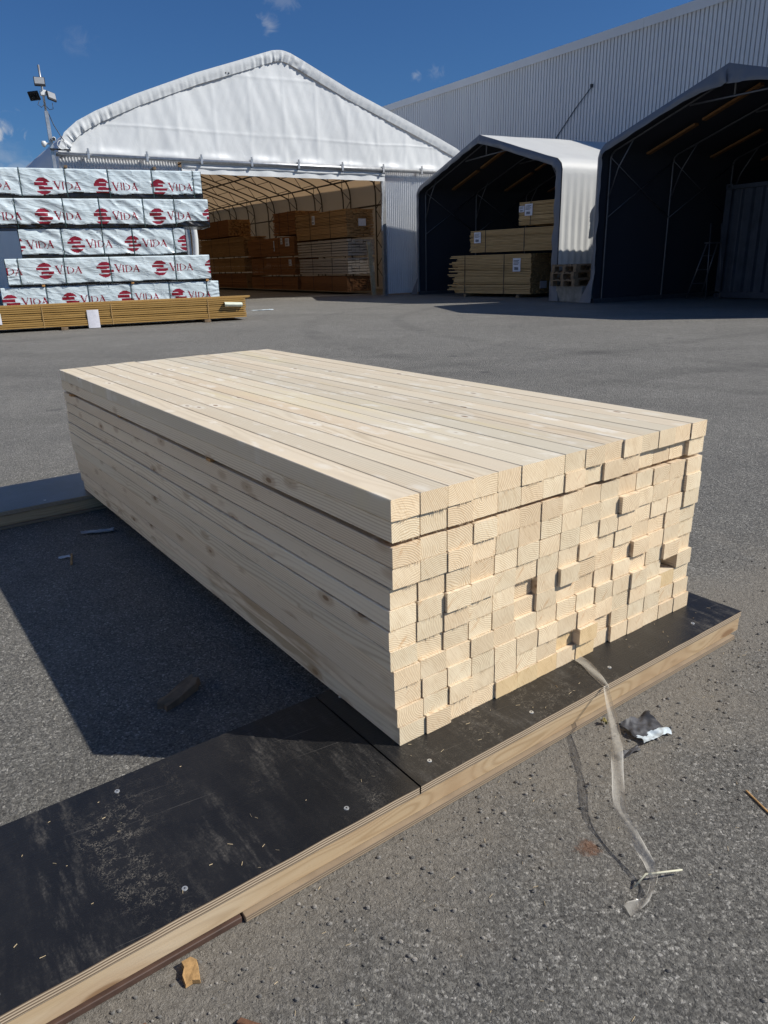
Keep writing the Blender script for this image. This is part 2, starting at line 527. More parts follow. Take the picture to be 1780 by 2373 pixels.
def film_ply():
    m, t, p = mat('black_film_plywood')
    v = t.new('ShaderNodeTexCoord').outputs['Object']
    x, y, z = t.sep(v)
    n = t.noise(v, 5.0, 5, 0.65)
    grain = t.noise(t.comb(t.math('MULTIPLY', x, 12.0), t.math('MULTIPLY', y, 300.0), 0.0), 1.0, 3, 0.6)
    c = t.ramp(n, [(0.3, (0.010, 0.010, 0.0105)), (0.75, (0.020, 0.019, 0.0185))])
    crack = t.voro(t.vmath('ADD', v, t.vmath('SCALE', t.noise(v, 40.0, 4, 0.7, col=True), scale=0.05)), 105.0, 'DISTANCE_TO_EDGE')
    area = t.noise(v, 4.5, 4, 0.6)
    lines = t.noise(t.comb(t.math('MULTIPLY', x, 6.5), t.math('MULTIPLY', y, 0.8), 3.0), 1.0, 3, 0.5)
    am = t.math('MULTIPLY', t.step(area, 0.47, 0.60), t.step(lines, 0.46, 0.60))
    cm = t.math('MULTIPLY', t.math('MULTIPLY', t.step(crack, 0.07, 0.005), t.step(t.noise(v, 60.0, 3, 0.6), 0.42, 0.6)), am)
    c = t.mix(t.math('MULTIPLY', cm, 0.6), c, (0.32, 0.28, 0.22))
    band = t.step(t.noise(t.comb(t.math('MULTIPLY', x, 5.0), t.math('MULTIPLY', y, 1.1), 5.0), 1.0, 3, 0.5), 0.42, 0.64)
    strk = t.noise(t.comb(t.math('MULTIPLY', x, 34.0), t.math('MULTIPLY', y, 7.0), 2.0), 1.0, 6, 0.75)
    dust = t.math('MULTIPLY', t.step(strk, 0.46, 0.70), t.math('MULTIPLY_ADD', band, 0.9, 0.10))
    dust = t.math('MULTIPLY', dust, t.math('MULTIPLY_ADD', t.step(t.noise(v, 170.0, 4, 0.75), 0.40, 0.66), 0.75, 0.25))
    c = t.mix(t.math('MULTIPLY', dust, 0.50), c, (0.22, 0.20, 0.17))
    sp = t.voro(v, 95.0)
    spc = t.sep(t.voro(v, 95.0, out='Color'))[2]
    c = t.mix(t.math('MULTIPLY', t.math('MULTIPLY', t.step(sp, 0.16, 0.08), t.step(spc, 0.80, 0.86)), 0.8), c, (0.45, 0.42, 0.36))
    sc_ = t.noise(t.comb(t.math('MULTIPLY', x, 3.0), t.math('MULTIPLY', t.math('ADD', y, t.math('MULTIPLY', x, 0.12)), 240.0), 1.0), 1.0, 2, 0.5)
    c = t.mix(t.math('MULTIPLY', t.step(sc_, 0.70, 0.76), 0.35), c, (0.25, 0.23, 0.20))
    t.set(p.inputs['Base Color'], c)
    t.set(p.inputs['Roughness'], t.math('ADD', t.math('MULTIPLY_ADD', n, 0.25, 0.26), t.math('MULTIPLY', dust, 0.3)))
    p.inputs['Specular IOR Level'].default_value = 0.45
    t.set(p.inputs['Normal'], t.bump(t.math('ADD', t.math('ADD', grain, t.math('MULTIPLY', cm, -0.7)), t.noise(v, 260.0, 3, 0.7)), 0.45, 0.0014))
    return m


def ply_edge(name, z0, th, layers, light=(0.62, 0.50, 0.35), dark=(0.13, 0.085, 0.05)):
    m, t, p = mat(name)
    v = t.new('ShaderNodeTexCoord').outputs['Object']
    x, y, z = t.sep(v)
    zz = t.math('MULTIPLY', t.math('SUBTRACT', z, z0), layers / th)
    zz = t.math('ADD', zz, t.math('MULTIPLY', t.noise(v, 16.0, 2), 0.22))
    s = t.math('PINGPONG', zz, 1.0)
    n = t.noise(t.comb(t.math('MULTIPLY', x, 20.0), 0.0, t.math('MULTIPLY', z, 500.0)), 1.0, 4, 0.65)
    c = t.mix(t.step(s, 0.35, 0.65), light, dark)
    c = t.mix(t.math('MULTIPLY', n, 0.5), c, (0.27, 0.20, 0.14))
    t.set(p.inputs['Base Color'], c)
    p.inputs['Roughness'].default_value = 0.85
    t.set(p.inputs['Normal'], t.bump(t.math('ADD', s, n), 0.5, 0.001))
    return m


def fabric(name, col, trans=None, rough=0.5, grime=0.12, wr=0.0):
    """coated tarpaulin, slightly dirty; trans = colour of the light it lets through"""
    m, t, p = mat(name)
    v = t.new('ShaderNodeTexCoord').outputs['Object']
    n = t.noise(v, 0.9, 5, 0.65)
    n2 = t.noise(v, 7.0, 4, 0.6)
    c = t.mix(t.math('MULTIPLY', t.step(n, 0.45, 0.8), grime), col, tuple(k * 0.6 for k in col))
    c = t.mix(t.math('MULTIPLY', t.step(n2, 0.55, 0.85), grime), c, tuple(k * 0.75 for k in col))
    t.set(p.inputs['Base Color'], c)
    p.inputs['Roughness'].default_value = rough
    p.inputs['Specular IOR Level'].default_value = 0.4
    if wr:
        t.set(p.inputs['Normal'], t.bump(t.noise(v, 3.5, 4, 0.6, 1.0), 0.5, wr))
    if trans:
        tr = t.new('ShaderNodeBsdfTranslucent')
        tr.inputs['Color'].default_value = (*trans, 1)
        ad = t.new('ShaderNodeAddShader')
        t.l.new(p.outputs[0], ad.inputs[0])
        t.l.new(tr.outputs[0], ad.inputs[1])
        t.l.new(ad.outputs[0], t.n['Material Output'].inputs['Surface'])
    return m


M_ASPH = asphalt()
M_FILM = film_ply()
M_FILMW = simple('worn_blue_grey_film', (0.030, 0.036, 0.050), 0.30, 0.5, 9, bump=0.0012, bscale=160)
M_PLYE = ply_edge('plywood_edge', 0.060, 0.018, 7)
M_PLYE2 = ply_edge('plywood_strip_edge', 0.0, 0.012, 5, (0.40, 0.31, 0.20), (0.13, 0.09, 0.06))
M_BROWNPLY = simple('brown_board', (0.075, 0.042, 0.030), 0.6, 0.3, 25)
M_STEEL = simple('galvanised_steel', (0.46, 0.47, 0.48), 0.38, 0.2, 9, metal=0.75)
M_SCREW = simple('zinc_screw', (0.62, 0.62, 0.60), 0.35, 0.15, 200, metal=0.6)
M_PVC = fabric('white_pvc_membrane', (0.68, 0.70, 0.71), (0.140, 0.095, 0.054), 0.5, 0.10, 0.012)
M_GABLE = fabric('white_pvc_gable', (0.66, 0.685, 0.695), (0.05, 0.034, 0.02), 0.5, 0.09, 0.010)
M_GREYSHEET = simple('grey_sheet', (0.42, 0.43, 0.43), 0.5, 0.1, 3)
M_TRUSS = simple('dark_steel_truss', (0.055, 0.048, 0.04), 0.5, 0.2, 8)
M_TENT = fabric('grey_tent_cover', (0.56, 0.57, 0.56), None, 0.55, 0.15, 0.01)
M_TENTFLAP = fabric('shaded_tent_flap', (0.16, 0.17, 0.195), None, 0.5, 0.15, 0.012)  # cover fabric again, darkened to carry the shade on the tent front
M_TENTIN = fabric('tent_interior_shade', (0.034, 0.038, 0.050), None, 0.8, 0.15, 0.0)  # dark colour stands in for the deep shade inside the tents
M_TENTLINER = fabric('slate_tent_side', (0.13, 0.145, 0.185), None, 0.55, 0.15, 0.01)
M_TUBE = simple('tent_tube', (0.13, 0.135, 0.15), 0.4, 0.15, 10, metal=0.5)
M_BLACK = simple('black_plastic_and_gap_shade', (0.012, 0.012, 0.013), 0.25, 0.3, 12, bump=0.004, bscale=14)
M_BLACKM = simple('black_housing', (0.018, 0.018, 0.020), 0.45, 0.2, 30)
M_WHITEP = simple('white_plastic', (0.72, 0.73, 0.72), 0.4, 0.05, 10)
M_PAPER = simple('white_label_paper', (0.74, 0.74, 0.80), 0.7, 0.05, 20)
M_INK = simple('label_ink', (0.06, 0.06, 0.08), 0.7, 0.1, 30)
M_BAND = simple('dark_green_strap', (0.03, 0.06, 0.055), 0.35, 0.2, 20)
M_BANDB = simple('black_strap', (0.02, 0.02, 0.02), 0.4, 0.2, 20)
M_CONC = simple('concrete_block', (0.25, 0.24, 0.22), 0.9, 0.25, 8, bump=0.004)
M_CONT = simple('blue_grey_container_paint', (0.040, 0.052, 0.072), 0.5, 0.3, 3)


def wrap_material():
    m, t, p = mat('white_blue_wrapping_film')
    v = t.new('ShaderNodeTexCoord').outputs['Object']
    c = t.ramp(t.noise(v, 2.0, 4, 0.6), [(0.3, (0.60, 0.70, 0.74)), (0.7, (0.67, 0.765, 0.80))])
    t.set(p.inputs['Base Color'], c)
    p.inputs['Roughness'].default_value = 0.24
    x, y, z = t.sep(v)
    q = t.comb(t.math('ADD', x, t.math('MULTIPLY', z, 1.3)), y, t.math('MULTIPLY', z, 2.2))
    q2 = t.comb(t.math('MULTIPLY_ADD', z, 2.6, x), y, t.math('MULTIPLY_ADD', x, -0.35, t.math('MULTIPLY', z, 3.4)))
    t.set(p.inputs['Normal'], t.bump(t.math('ADD', t.noise(q, 6.0, 4, 0.55, 0.8), t.math('POWER', t.math('SUBTRACT', 1.0, t.math('ABSOLUTE', t.math('MULTIPLY_ADD', t.noise(q2, 1.7, 2, 0.5, 0.6), 2.0, -1.0))), 14.0)), 0.27, 0.022))
    return m


M_WRAP = wrap_material()
M_RED = simple('dark_red_print', (0.26, 0.014, 0.030), 0.26, 0.15, 4)
M_PRINTK = simple('grey_print', (0.10, 0.11, 0.12), 0.3, 0.1, 9)
M_WRAPEND = fabric('slate_wrap_end', (0.24, 0.27, 0.33), None, 0.35, 0.1, 0.02)


def corrugated_plastic():
    m, t, p = mat('translucent_corrugated_plastic')
    v = t.new('ShaderNodeTexCoord').outputs['Object']
    n = t.noise(v, 2.2, 4, 0.6)
    t.set(p.inputs['Base Color'], t.ramp(n, [(0.3, (0.66, 0.69, 0.73)), (0.7, (0.74, 0.765, 0.79))]))
    p.inputs['Roughness'].default_value = 0.32
    tr = t.new('ShaderNodeBsdfTransparent')
    mx = t.new('ShaderNodeMixShader')
    mx.inputs[0].default_value = 0.16
    t.l.new(p.outputs[0], mx.inputs[1])
    t.l.new(tr.outputs[0], mx.inputs[2])
    t.l.new(mx.outputs[0], t.n['Material Output'].inputs['Surface'])
    return m


M_CORR = corrugated_plastic()


def metal_cladding():
    m, t, p = mat('grey_steel_cladding')
    v = t.new('ShaderNodeTexCoord').outputs['Object']
    x, y, z = t.sep(v)
    n = t.noise(t.comb(t.math('MULTIPLY', x, 0.6), y, t.math('MULTIPLY', z, 0.15)), 1.0, 3)
    pan = t.sep(t.voro(t.comb(t.math('MULTIPLY', x, 1.0), 0.0, 0.0), 0.9, out='Color'))[0]
    c = t.ramp(n, [(0.3, (0.57, 0.57, 0.575)), (0.7, (0.61, 0.61, 0.615))])
    c = t.mix(t.math('MULTIPLY', pan, 0.12), c, (0.42, 0.43, 0.45))
    t.set(p.inputs['Base Color'], c)
    p.inputs['Roughness'].default_value = 0.5
    return m


M_CLAD = metal_cladding()


def clear_film(name, op):
    m, t, p = mat(name)
    v = t.new('ShaderNodeTexCoord').outputs['Object']
    n = t.noise(v, 40.0, 4, 0.7)
    p.inputs['Base Color'].default_value = (0.56, 0.53, 0.46, 1)
    p.inputs['Roughness'].default_value = 0.12
    tr = t.new('ShaderNodeBsdfTransparent')
    mx = t.new('ShaderNodeMixShader')
    t.set(mx.inputs[0], t.math('MULTIPLY_ADD', n, 0.30, 0.85 - op))
    t.l.new(p.outputs[0], mx.inputs[1])
    t.l.new(tr.outputs[0], mx.inputs[2])
    t.l.new(mx.outputs[0], t.n['Material Output'].inputs['Surface'])
    t.set(p.inputs['Normal'], t.bump(n, 0.3, 0.002))
    return m


M_FILMC = clear_film('clear_plastic_film', 0.44)
M_FILMD = clear_film('folded_clear_film', 0.68)
M_LENS = simple('floodlight_glass', (0.34, 0.35, 0.36), 0.15, 0.05, 10)

# ------------------------------------------------------------------ ground
g = MB()
xs = [-400, -120, -40, -12, -4, 0, 4, 12, 40, 120, 400]
g.grid(lambda a, b: (xs[round(a * 10)], xs[round(b * 10)] + 30, 0.0), 10, 10)
tag(g.build('ground', M_ASPH), kind='structure')

# ------------------------------------------------------------------ grey steel building behind
RZ_A = R(33)
def wall_building():
    root = thing('warehouse', 'large grey ribbed steel warehouse behind the tents with a flat roof edge', 'warehouse', (10.05, 22.885, 0), R(123))
    # local x runs along the wall (away to the left), local y out of the yard (negative y = yard side is +y?)
    b = MB()
    pitch = 0.138
    x0, x1, H = -8.0, 42.0, 7.62
    prof = []
    x = x0
    while x < x1:
        prof += [(x, 0.0), (x + 0.100, 0.0), (x + 0.104, -0.045), (x + 0.134, -0.045)]
        x += pitch
    vs, fs = [], []
    for (px, py) in prof:
        vs += [(px, py, 0.0), (px, py, H)]
    for i in range(len(prof) - 1):
        fs.append((2 * i, 2 * i + 1, 2 * i + 3, 2 * i + 2))
    b.add(vs, fs)
    b.build('cladding', M_CLAD, root)
    f = MB()
    for i in range(9):
        xa = x0 + i * (x1 - x0) / 9
        xb = x0 + (i + 1) * (x1 - x0) / 9 - 0.006
        f.box(xa, xb, -0.12, 0.06, H - 0.005, H + 0.23)
        f.box(xa, xb, 0.0605, 0.075, H - 0.03, H + 0.235)
    f.build('roof_trim', M_CLAD, root)
    w_ = MB()
    w_.box(x0, x1, -30, -0.13, 0, H - 0.02)
    w_.build('wall', M_CLAD, root)
    c = MB()
    c.obox((5.05, 0.05, 6.4), (0.07, 0.06, 0.10))
    c.build('cable_bracket', M_BLACKM, root)
    c = MB()
    c.tube([(5.05, 0.06, 6.35), (5.7, 0.04, 5.85), (6.5, 0.04, 5.1), (6.9, 0.03, 4.6)], 0.016, 5)
    c.build('cable', M_BLACKM, root)
    return root


wall_building()

# ------------------------------------------------------------------ unseen pale building added on the left to bounce sunlight onto the stack's side
def added_bounce_building():
    rz = math.atan2(0.58562265, 0.81058381)
    root = thing('added_bounce_building', 'added unseen pale building on the left, bouncing sunlight onto the stack', 'building', (-6.9, -3.6, 0), rz)
    # local x points across the yard (towards the timber), local y along the building
    b = MB()
    vs = []
    n = int(20 / 0.25)
    prof = []
    for k in range(n):
        y = k * 0.25
        prof += [(y, 0.0), (y + 0.16, 0.0), (y + 0.175, -0.03), (y + 0.235, -0.03)]
    for (y, x) in prof:
        vs += [(x, y, 0.35), (x, y, 4.6)]
    b.add(vs, [(2 * i, 2 * i + 2, 2 * i + 3, 2 * i + 1) for i in range(len(prof) - 1)])
    b.build('cladding', simple('pale_bounce_metal', (0.80, 0.78, 0.74), 0.5, 0.04, 2), root)
    b = MB()
    b.box(-8, -0.04, 0, 20, 0.0, 4.58)
    b.build('wall', M_CONC, root)
    b = MB()
    b.box(-8.1, 0.06, -0.1, 20.1, 4.60, 4.76)
    b.build('roof', M_STEEL, root)


added_bounce_building()

# ------------------------------------------------------------------ big white hall
H0 = Vector((0.17614886, 25.5517233, 0.0))
RZ_H = R(32)
HC = -3.3                                    # ridge position along the gable
PROF = [(6.42, 0.0), (6.42, 2.0), (6.42, 3.70), (6.36, 4.02), (6.18, 4.36), (5.85, 4.63), (5.35, 4.90), (4.3, 5.36), (2.6, 6.01), (1.3, 6.44), (0.6, 6.68), (0.28, 6.785), (0.12, 6.81), (0.0, 6.82)]


def resample(pts, step):
    out = [Vector(pts[0])]
    for a, b in zip(pts, pts[1:]):
        a, b = Vector(a), Vector(b)
        n = max(1, int((b - a).length / step + 0.5))
        for k in range(1, n + 1):
            out.append(a.lerp(b, k / n))
    return out


LEFT = [(HC - d, z) for d, z in PROF]
PROFR = [(0.12, 6.81), (0.28, 6.775), (0.6, 6.66), (1.3, 6.38), (2.24, 6.01), (3.8, 5.49), (5.51, 4.91), (6.30, 4.62), (6.62, 4.45), (6.80, 4.15), (6.86, 3.75), (6.86, 2.0), (6.86, 0.0)]
RIGHT = [(HC + d, z) for d, z in PROFR]
ARC = resample([(p[0], p[1]) for p in LEFT + RIGHT], 0.11)


def arc_normals(arc):
    ns = []
    for i in range(len(arc)):
        d = (arc[min(i + 1, len(arc) - 1)] - arc[max(i - 1, 0)]).normalized()
        ns.append(Vector((-d.y, d.x)))
    return ns


ARCN = arc_normals(ARC)


def prof_z(s):
    best = 0
    for a, b in zip(ARC, ARC[1:]):
        if min(a.x, b.x) - 1e-6 <= s <= max(a.x, b.x) + 1e-6 and abs(b.x - a.x) > 1e-6:
            k = (s - a.x) / (b.x - a.x)
            best = max(best, a.y + (b.y - a.y) * k)
    return best


hall = thing('storage_hall', 'large white fabric storage hall with an open doorway and a peaked gable', 'storage hall', H0, RZ_H)
LEN = 32.0
# outer membrane, sagging a little between arches
b = MB()
nT = 48
for i in range(nT + 1):
    t_ = -0.12 + (LEN + 0.12) * i / nT
    for k, p in enumerate(ARC):
        sag = 0.03 * abs(math.sin(math.pi * t_ / 2.65)) if p.y > 0.3 else 0
        q = p - ARCN[k] * sag
        b.v.append((q.x, t_, q.y))
na = len(ARC)
for i in range(nT):
    for k in range(na - 1):
        a_ = i * na + k
        b.f.append((a_, a_ + 1, a_ + na + 1, a_ + na))
        b.m.append(0)
b.build('roof_membrane', M_PVC, hall, smooth=True)
# gathered edge of the membrane drawn round the front arch
b = MB()
nk = 10
fine = resample([(p.x, p.y) for p in ARC if p.y > 3.85], 0.035)
fnn = arc_normals(fine)
for k, p in enumerate(fine):
    arcpos = k * 0.035
    for j in range(nk + 1):
        u = j / nk
        amp = 0.013 * u * (1 - 0.3 * u) * (1.7 if p.x - HC < -5.0 or abs(p.x - HC) < 0.9 else 0.55)
        gath = amp * (math.sin(arcpos * 27 + 6 * fn3(arcpos * 0.8, 1) + u) + 0.9 * math.sin(arcpos * 47 + 6 * fn3(arcpos, 5) + u * 2) + 1.5 * fn3(arcpos * 5, u * 2))
        depth = -0.12 - 0.012 * math.sin(u * math.pi) + 0.045 * u
        q = p - fnn[k] * (0.25 * u * u ** 0.1) + fnn[k] * (0.02 if u == 0 else 0)
        b.v.append((q.x, depth + gath, q.y + gath * 0.25))
nf = len(fine)
for k in range(nf - 1):
    for j in range(nk):
        a_ = k * (nk + 1) + j
        b.f.append((a_, a_ + 1, a_ + nk + 2, a_ + nk + 1))
        b.m.append(0)
b.build('gathered_edge', M_GABLE, hall, smooth=True)


def gable_disp(s, z):
    d = 0.0
    for k in range(-6, 7):
        sx = HC + k * 1.07
        d -= (0.010 + 0.008 * fn3(k, z * 0.7)) * math.exp(-((s - sx - 0.05 * fn3(z * 1.1, k)) / 0.05) ** 2)
    for zz in (4.62, 6.12):
        d -= 0.007 * math.exp(-((z - zz - 0.04 * fn3(s * 0.6, zz)) / 0.03) ** 2)
    d += 0.04 * fn3(s * 1.0, z * 0.45, 2) + 0.018 * fn3(s * 3.4 + z * 1.3, z * 0.7, 7) + 0.008 * fn3(s * 7 - z * 3, z * 2.0, 4)
    d -= 0.05 * math.exp(-((z - 3.95) / 0.10) ** 2) * (0.5 + 0.5 * math.sin(s * 2 * math.pi / 1.45))
    return d


b = MB()
NU, NV = 250, 72
ZB = 3.90


def gp(u, v):
    s = HC - 6.28 + 12.95 * u
    zt = max(ZB + 0.01, prof_z(s) - 0.14)
    z = ZB + (zt - ZB) * v
    return (s, -0.03 + gable_disp(s, z), z)


b.grid(gp, NU, NV)
b.build('gable_panel', M_GABLE, hall, smooth=True)
# vents: two little holes covered by dark grommets
b = MB()
for dx in (-1.72, -1.63):
    b = MB()
    b.obox((HC + dx, -0.075, 6.12), (0.035, 0.05, 0.03))
    b.build('grommet', M_BLACKM, hall)
# gutter pipe and brackets
b = MB()
b.tube([(HC - 6.48, -0.17, 3.86), (HC + 6.85, -0.17, 3.86)], 0.055, 10)
b.build('gutter_pipe', M_STEEL, hall, smooth=True)
clip_me = None
for k in range(9):
    b = MB()
    b.box(-0.03, 0.03, -0.035, 0.10, -0.085, 0.10)
    b.box(-0.018, 0.018, -0.04, 0.0, 0.10, 0.16)
    o = b.build('gutter_clip', M_STEEL, hall)
    o.location = (-9.0 + k * 1.5 + 0.07 * fn3(k, 3), -0.20, 3.86)
# rolled door curtain, header
b = MB()
b.tube([(-6.5 + 6.6 * i / 40, -0.09 + 0.01 * fn3(i * 0.7, 2), 3.72 - 0.015 * math.sin(i * 0.31)) for i in range(41)], [0.052 + 0.014 * fn3(i * 0.5, 9) for i in range(41)], 12)
b.build('door_curtain_roll', M_GABLE, hall, smooth=True)
b = MB()
b.grid(lambda u, v: (-6.55 + 6.65 * u, -0.11 + 0.012 * math.sin(u * 60) * v + 0.02 * fn3(u * 9, v, 3), 3.93 - 0.395 * v + 0.012 * fn3(u * 14, 1)), 120, 8)
b.build('door_header', M_GABLE, hall, smooth=True)
# door posts and loose curtain edges
b = MB()
b.box(0.035, 0.15, -0.06, 0.06, 0, 3.69)
b.box(-0.02, 0.20, -0.08, 0.08, 0, 0.02)
b.build('door_post', M_STEEL, hall)
b = MB()
b.box(-6.62, -6.50, -0.06, 0.06, 0, 3.69)
b.build('door_post', M_STEEL, hall)
b = MB()
b.grid(lambda u, v: (-0.03 + 0.06 * u + 0.025 * math.sin(v * 5), -0.10 + 0.05 * math.sin(u * 3) + 0.02 * fn3(v * 5, 1), 3.6 - 1.55 * v), 4, 30)
b.build('curtain_edge', M_GABLE, hall, smooth=True)
b = MB()
b.tube([(-6.40 + 0.02 * math.sin(k * 0.8), -0.10, 3.55 - 3.5 * k / 20) for k in range(21)], 0.085, 10)
b.build('curtain_edge', M_GABLE, hall, smooth=True)


def corr_panel(s0, s1, z0, z1, yoff):
    b = MB()
    n = int((s1 - s0) / 0.076 * 8)
    b.grid(lambda u, v: (s0 + (s1 - s0) * u, yoff + 0.019 * math.sin(2 * math.pi * (s0 + (s1 - s0) * u) / 0.076), z0 + (z1 - z0) * v), n, 1)
    return b.build('corrugated_panel', M_CORR, hall, smooth=True)


corr_panel(-9.70, -6.62, 0.04, 3.95, 0.0)
corr_panel(0.16, 3.50, 0.04, 3.95, 0.0)
for z in (0.62, 2.55, 3.70):
    for xa, xb in ((0.16, 3.5), (-9.7, -6.63)):
        b = MB()
        b.box(xa, xb, 0.03, 0.08, z - 0.035, z + 0.035)
        b.build('side_rail', M_TRUSS, hall)
for pa, pb in (((0.2, 0.06, 2.9), (1.05, 0.06, 3.64)), ((0.2, 0.06, 0.60), (1.2, 0.06, 0.03))):
    b = MB()
    b.tube([pa, pb], 0.03, 6)
    b.build('diagonal_brace', M_TRUSS, hall)


def inner_arc(off):
    return [(ARC[k] - ARCN[k] * off) for k in range(0, len(ARC), 1)]


o1 = [p - n * 0.09 for p, n in zip(ARC, ARCN)]
o2 = [p - n * 0.46 for p, n in zip(ARC, ARCN)]
truss0 = None
TR_T = [0.35, 2.62, 5.27, 7.92, 10.57, 13.22, 15.87, 18.52, 21.17, 23.82, 26.5]
b = MB()
b.tube([(p.x, 0, p.y) for p in o1[::2]], 0.032, 6)
b.tube([(p.x, 0, p.y) for p in o2[::2]], 0.032, 6)
st = 5
for k in range(0, len(ARC) - st, st):
    aa, bb = (o1, o2) if (k // st) % 2 == 0 else (o2, o1)
    b.tube([(aa[k].x, 0, aa[k].y), (bb[k + st].x, 0, bb[k + st].y)], 0.015, 5)
truss0 = b.build('arch_truss', M_TRUSS, hall, smooth=True)
truss0.location = (0, TR_T[0], 0)
for t_ in TR_T[1:]:
    c = truss0.copy()
    COL.objects.link(c)
    c.location = (0, t_, 0)
for (d, z) in ((5.75, 4.32), (6.0, 3.25), (4.2, 4.98), (2.0, 5.8), (-5.75, 4.32), (-6.0, 3.25), (-4.2, 4.98), (-2.0, 5.8)):
    b = MB()
    b.tube([(HC + d + (0.4 if d > 5 else 0), 0.2, z), (HC + d + (0.4 if d > 5 else 0), LEN - 0.2, z)], 0.034, 6)
    b.build('purlin', M_TRUSS, hall, smooth=True)
b = MB()
pl = [(p.x, p.y) for p in ARC[::3]]
b.prism(pl, LEN - 0.02, LEN, 'xz')
b.build('rear_gable', M_PVC, hall)


# ------------------------------------------------------------------ lumber packs
def label_sheet(parent, x, z, w_, h, y, ink=True, flip=False):
    b = MB()
    b.grid(lambda u, v: (x + w_ * u, y - 0.006 * math.sin(u * 3.1) - 0.004 * fn3(u * 3, v * 3, x), z + h * v), 6, 6, 0, flip)
    if ink:
        for k in range(4):
            zz = z + h * (0.84 - 0.10 * k)
            b.box(x + w_ * 0.12, x + w_ * (0.85 - 0.13 * (k % 2)), y - 0.013, y - 0.0115, zz - h * 0.018, zz + h * 0.018, 1)
        for k in range(7):
            xx = x + w_ * (0.26 + 0.07 * k)
            b.box(xx, xx + w_ * (0.025 if k % 2 else 0.04), y - 0.013, y - 0.0115, z + h * 0.12, z + h * 0.34, 1)
    return b.build('label_sheet', [M_PAPER, M_INK], parent, smooth=True)


def lumber_pack(name, label, cat, loc, rz, L, D, Hh, bt, mside, mend, group, straps=(), jit=0.02, jitr=0.02, bw=0.10, gap=1.0):
    """a strapped pack: boards run along local x from 0 to -L (left), depth D in y, from z=0 up"""
    root = thing(name, label, cat, loc, rz, group)
    b = MB()
    nz = max(1, int(round(Hh / bt)))
    hz = Hh / nz
    ny = max(1, int(round(D / bw)))
    hy = D / ny
    for i in range(nz):
        for j in range(ny):
            edge = j == 0 or j == ny - 1 or i == nz - 1
            xa = -L + random.uniform(-1, 1) * jit
            xb = random.uniform(-1, 1) * jitr
            if random.random() < 0.12:
                xa += random.uniform(0, 3) * jit
            yo = random.uniform(-0.009, 0.009)
            m_ = MB()
            m_.box(xa, xb, j * hy + 0.002 + yo, (j + 1) * hy - 0.002 + yo, i * hz + random.uniform(0.001, 0.14 * hz * gap), (i + 1) * hz - random.uniform(0.001, 0.08 * hz * gap))
            o = len(b.v)
            b.v += m_.v
            for fi, f_ in enumerate(m_.f):
                b.f.append(tuple(o + q for q in f_))
                b.m.append(1 if fi in (3, 5) else 0)
    b.build('boards', [mside, mend], root)
    for xs_ in straps:
        s_ = MB()
        s_.box(xs_ - 0.010, xs_ + 0.010, -0.012, -0.006, -0.002, Hh + 0.004)
        s_.box(xs_ - 0.010, xs_ + 0.010, -0.006, D, Hh + 0.004, Hh + 0.008)
        s_.build('strap', M_BANDB, root)
    return root


# board material for packs needs the grain along x: rotate coordinates by giving packs their own plain boards
def pack_wood(name, c1, c2, rough=0.85):
    m, t, p = mat(name)
    v = t.new('ShaderNodeTexCoord').outputs['Object']
    x, y, z = t.sep(v)
    cell = t.new('ShaderNodeTexWhiteNoise', noise_dimensions='2D')
    t.set(cell.inputs['Vector'], t.comb(t.math('FLOOR', t.math('MULTIPLY', y, 10.0)), t.math('FLOOR', t.math('MULTIPLY', z, 40.0)), 0.0))
    n = t.noise(t.comb(t.math('MULTIPLY', x, 2.0), t.math('MULTIPLY', y, 40.0), t.math('MULTIPLY', z, 60.0)), 1.0, 4, 0.6)
    k = t.noise(t.comb(t.math('MULTIPLY', x, 4.0), t.math('MULTIPLY', y, 10.0), t.math('MULTIPLY', z, 30.0)), 1.0, 3, 0.6)
    c = t.mix(t.step(n, 0.30, 0.70), c1, c2)
    c = t.mix(t.math('MULTIPLY', cell.outputs['Value'], 0.35), c, c2)
    c = t.mix(t.math('MULTIPLY', t.step(k, 0.60, 0.78), 0.4), c, tuple(min(1, q * 1.35) for q in c1))
    t.set(p.inputs['Base Color'], c)
    p.inputs['Roughness'].default_value = rough
    t.set(p.inputs['Normal'], t.bump(n, 0.4, 0.003))
    return m


PW_RAW = pack_wood('sawn_pack_wood', (0.66, 0.455, 0.225), (0.45, 0.285, 0.12))
PW_RED = pack_wood('red_brown_pack_wood', (0.40, 0.175, 0.058), (0.25, 0.10, 0.034))
PW_BRN = pack_wood('brown_pack_wood', (0.56, 0.33, 0.14), (0.36, 0.20, 0.08))
PW_WHT = pack_wood('whitish_pack_wood', (0.54, 0.46, 0.37), (0.40, 0.335, 0.26))
PW_TRT = pack_wood('treated_pack_wood', (0.47, 0.285, 0.085), (0.33, 0.19, 0.05), 0.55)

# packs inside the hall: coordinates in the hall frame (s, t), long side along t (local x of pack = -t)
def hall_pt(s, t_, z=0.0):
    c, sn = math.cos(RZ_H), math.sin(RZ_H)
    return Vector((H0.x + s * c - t_ * sn, H0.y + s * sn + t_ * c, z))


def hall_pack(label, s, t0, t1, z0, z1, wood, mend, bt=0.045, straps=(0.3, 0.7), jit=0.03, lab=(), D=1.1, bw=0.1):
    L = t1 - t0
    r = lumber_pack('lumber_pack', label, 'lumber pack', hall_pt(s, t0, z0), RZ_H - math.pi / 2, L, D, z1 - z0, bt, wood, mend,
                    'lumber packs stored inside the white hall', [-L * q for q in straps], jit, jit, bw, 2.2)
    for (x, z, w_, h) in lab:
        label_sheet(r, x, z, w_, h, -0.02)
    return r


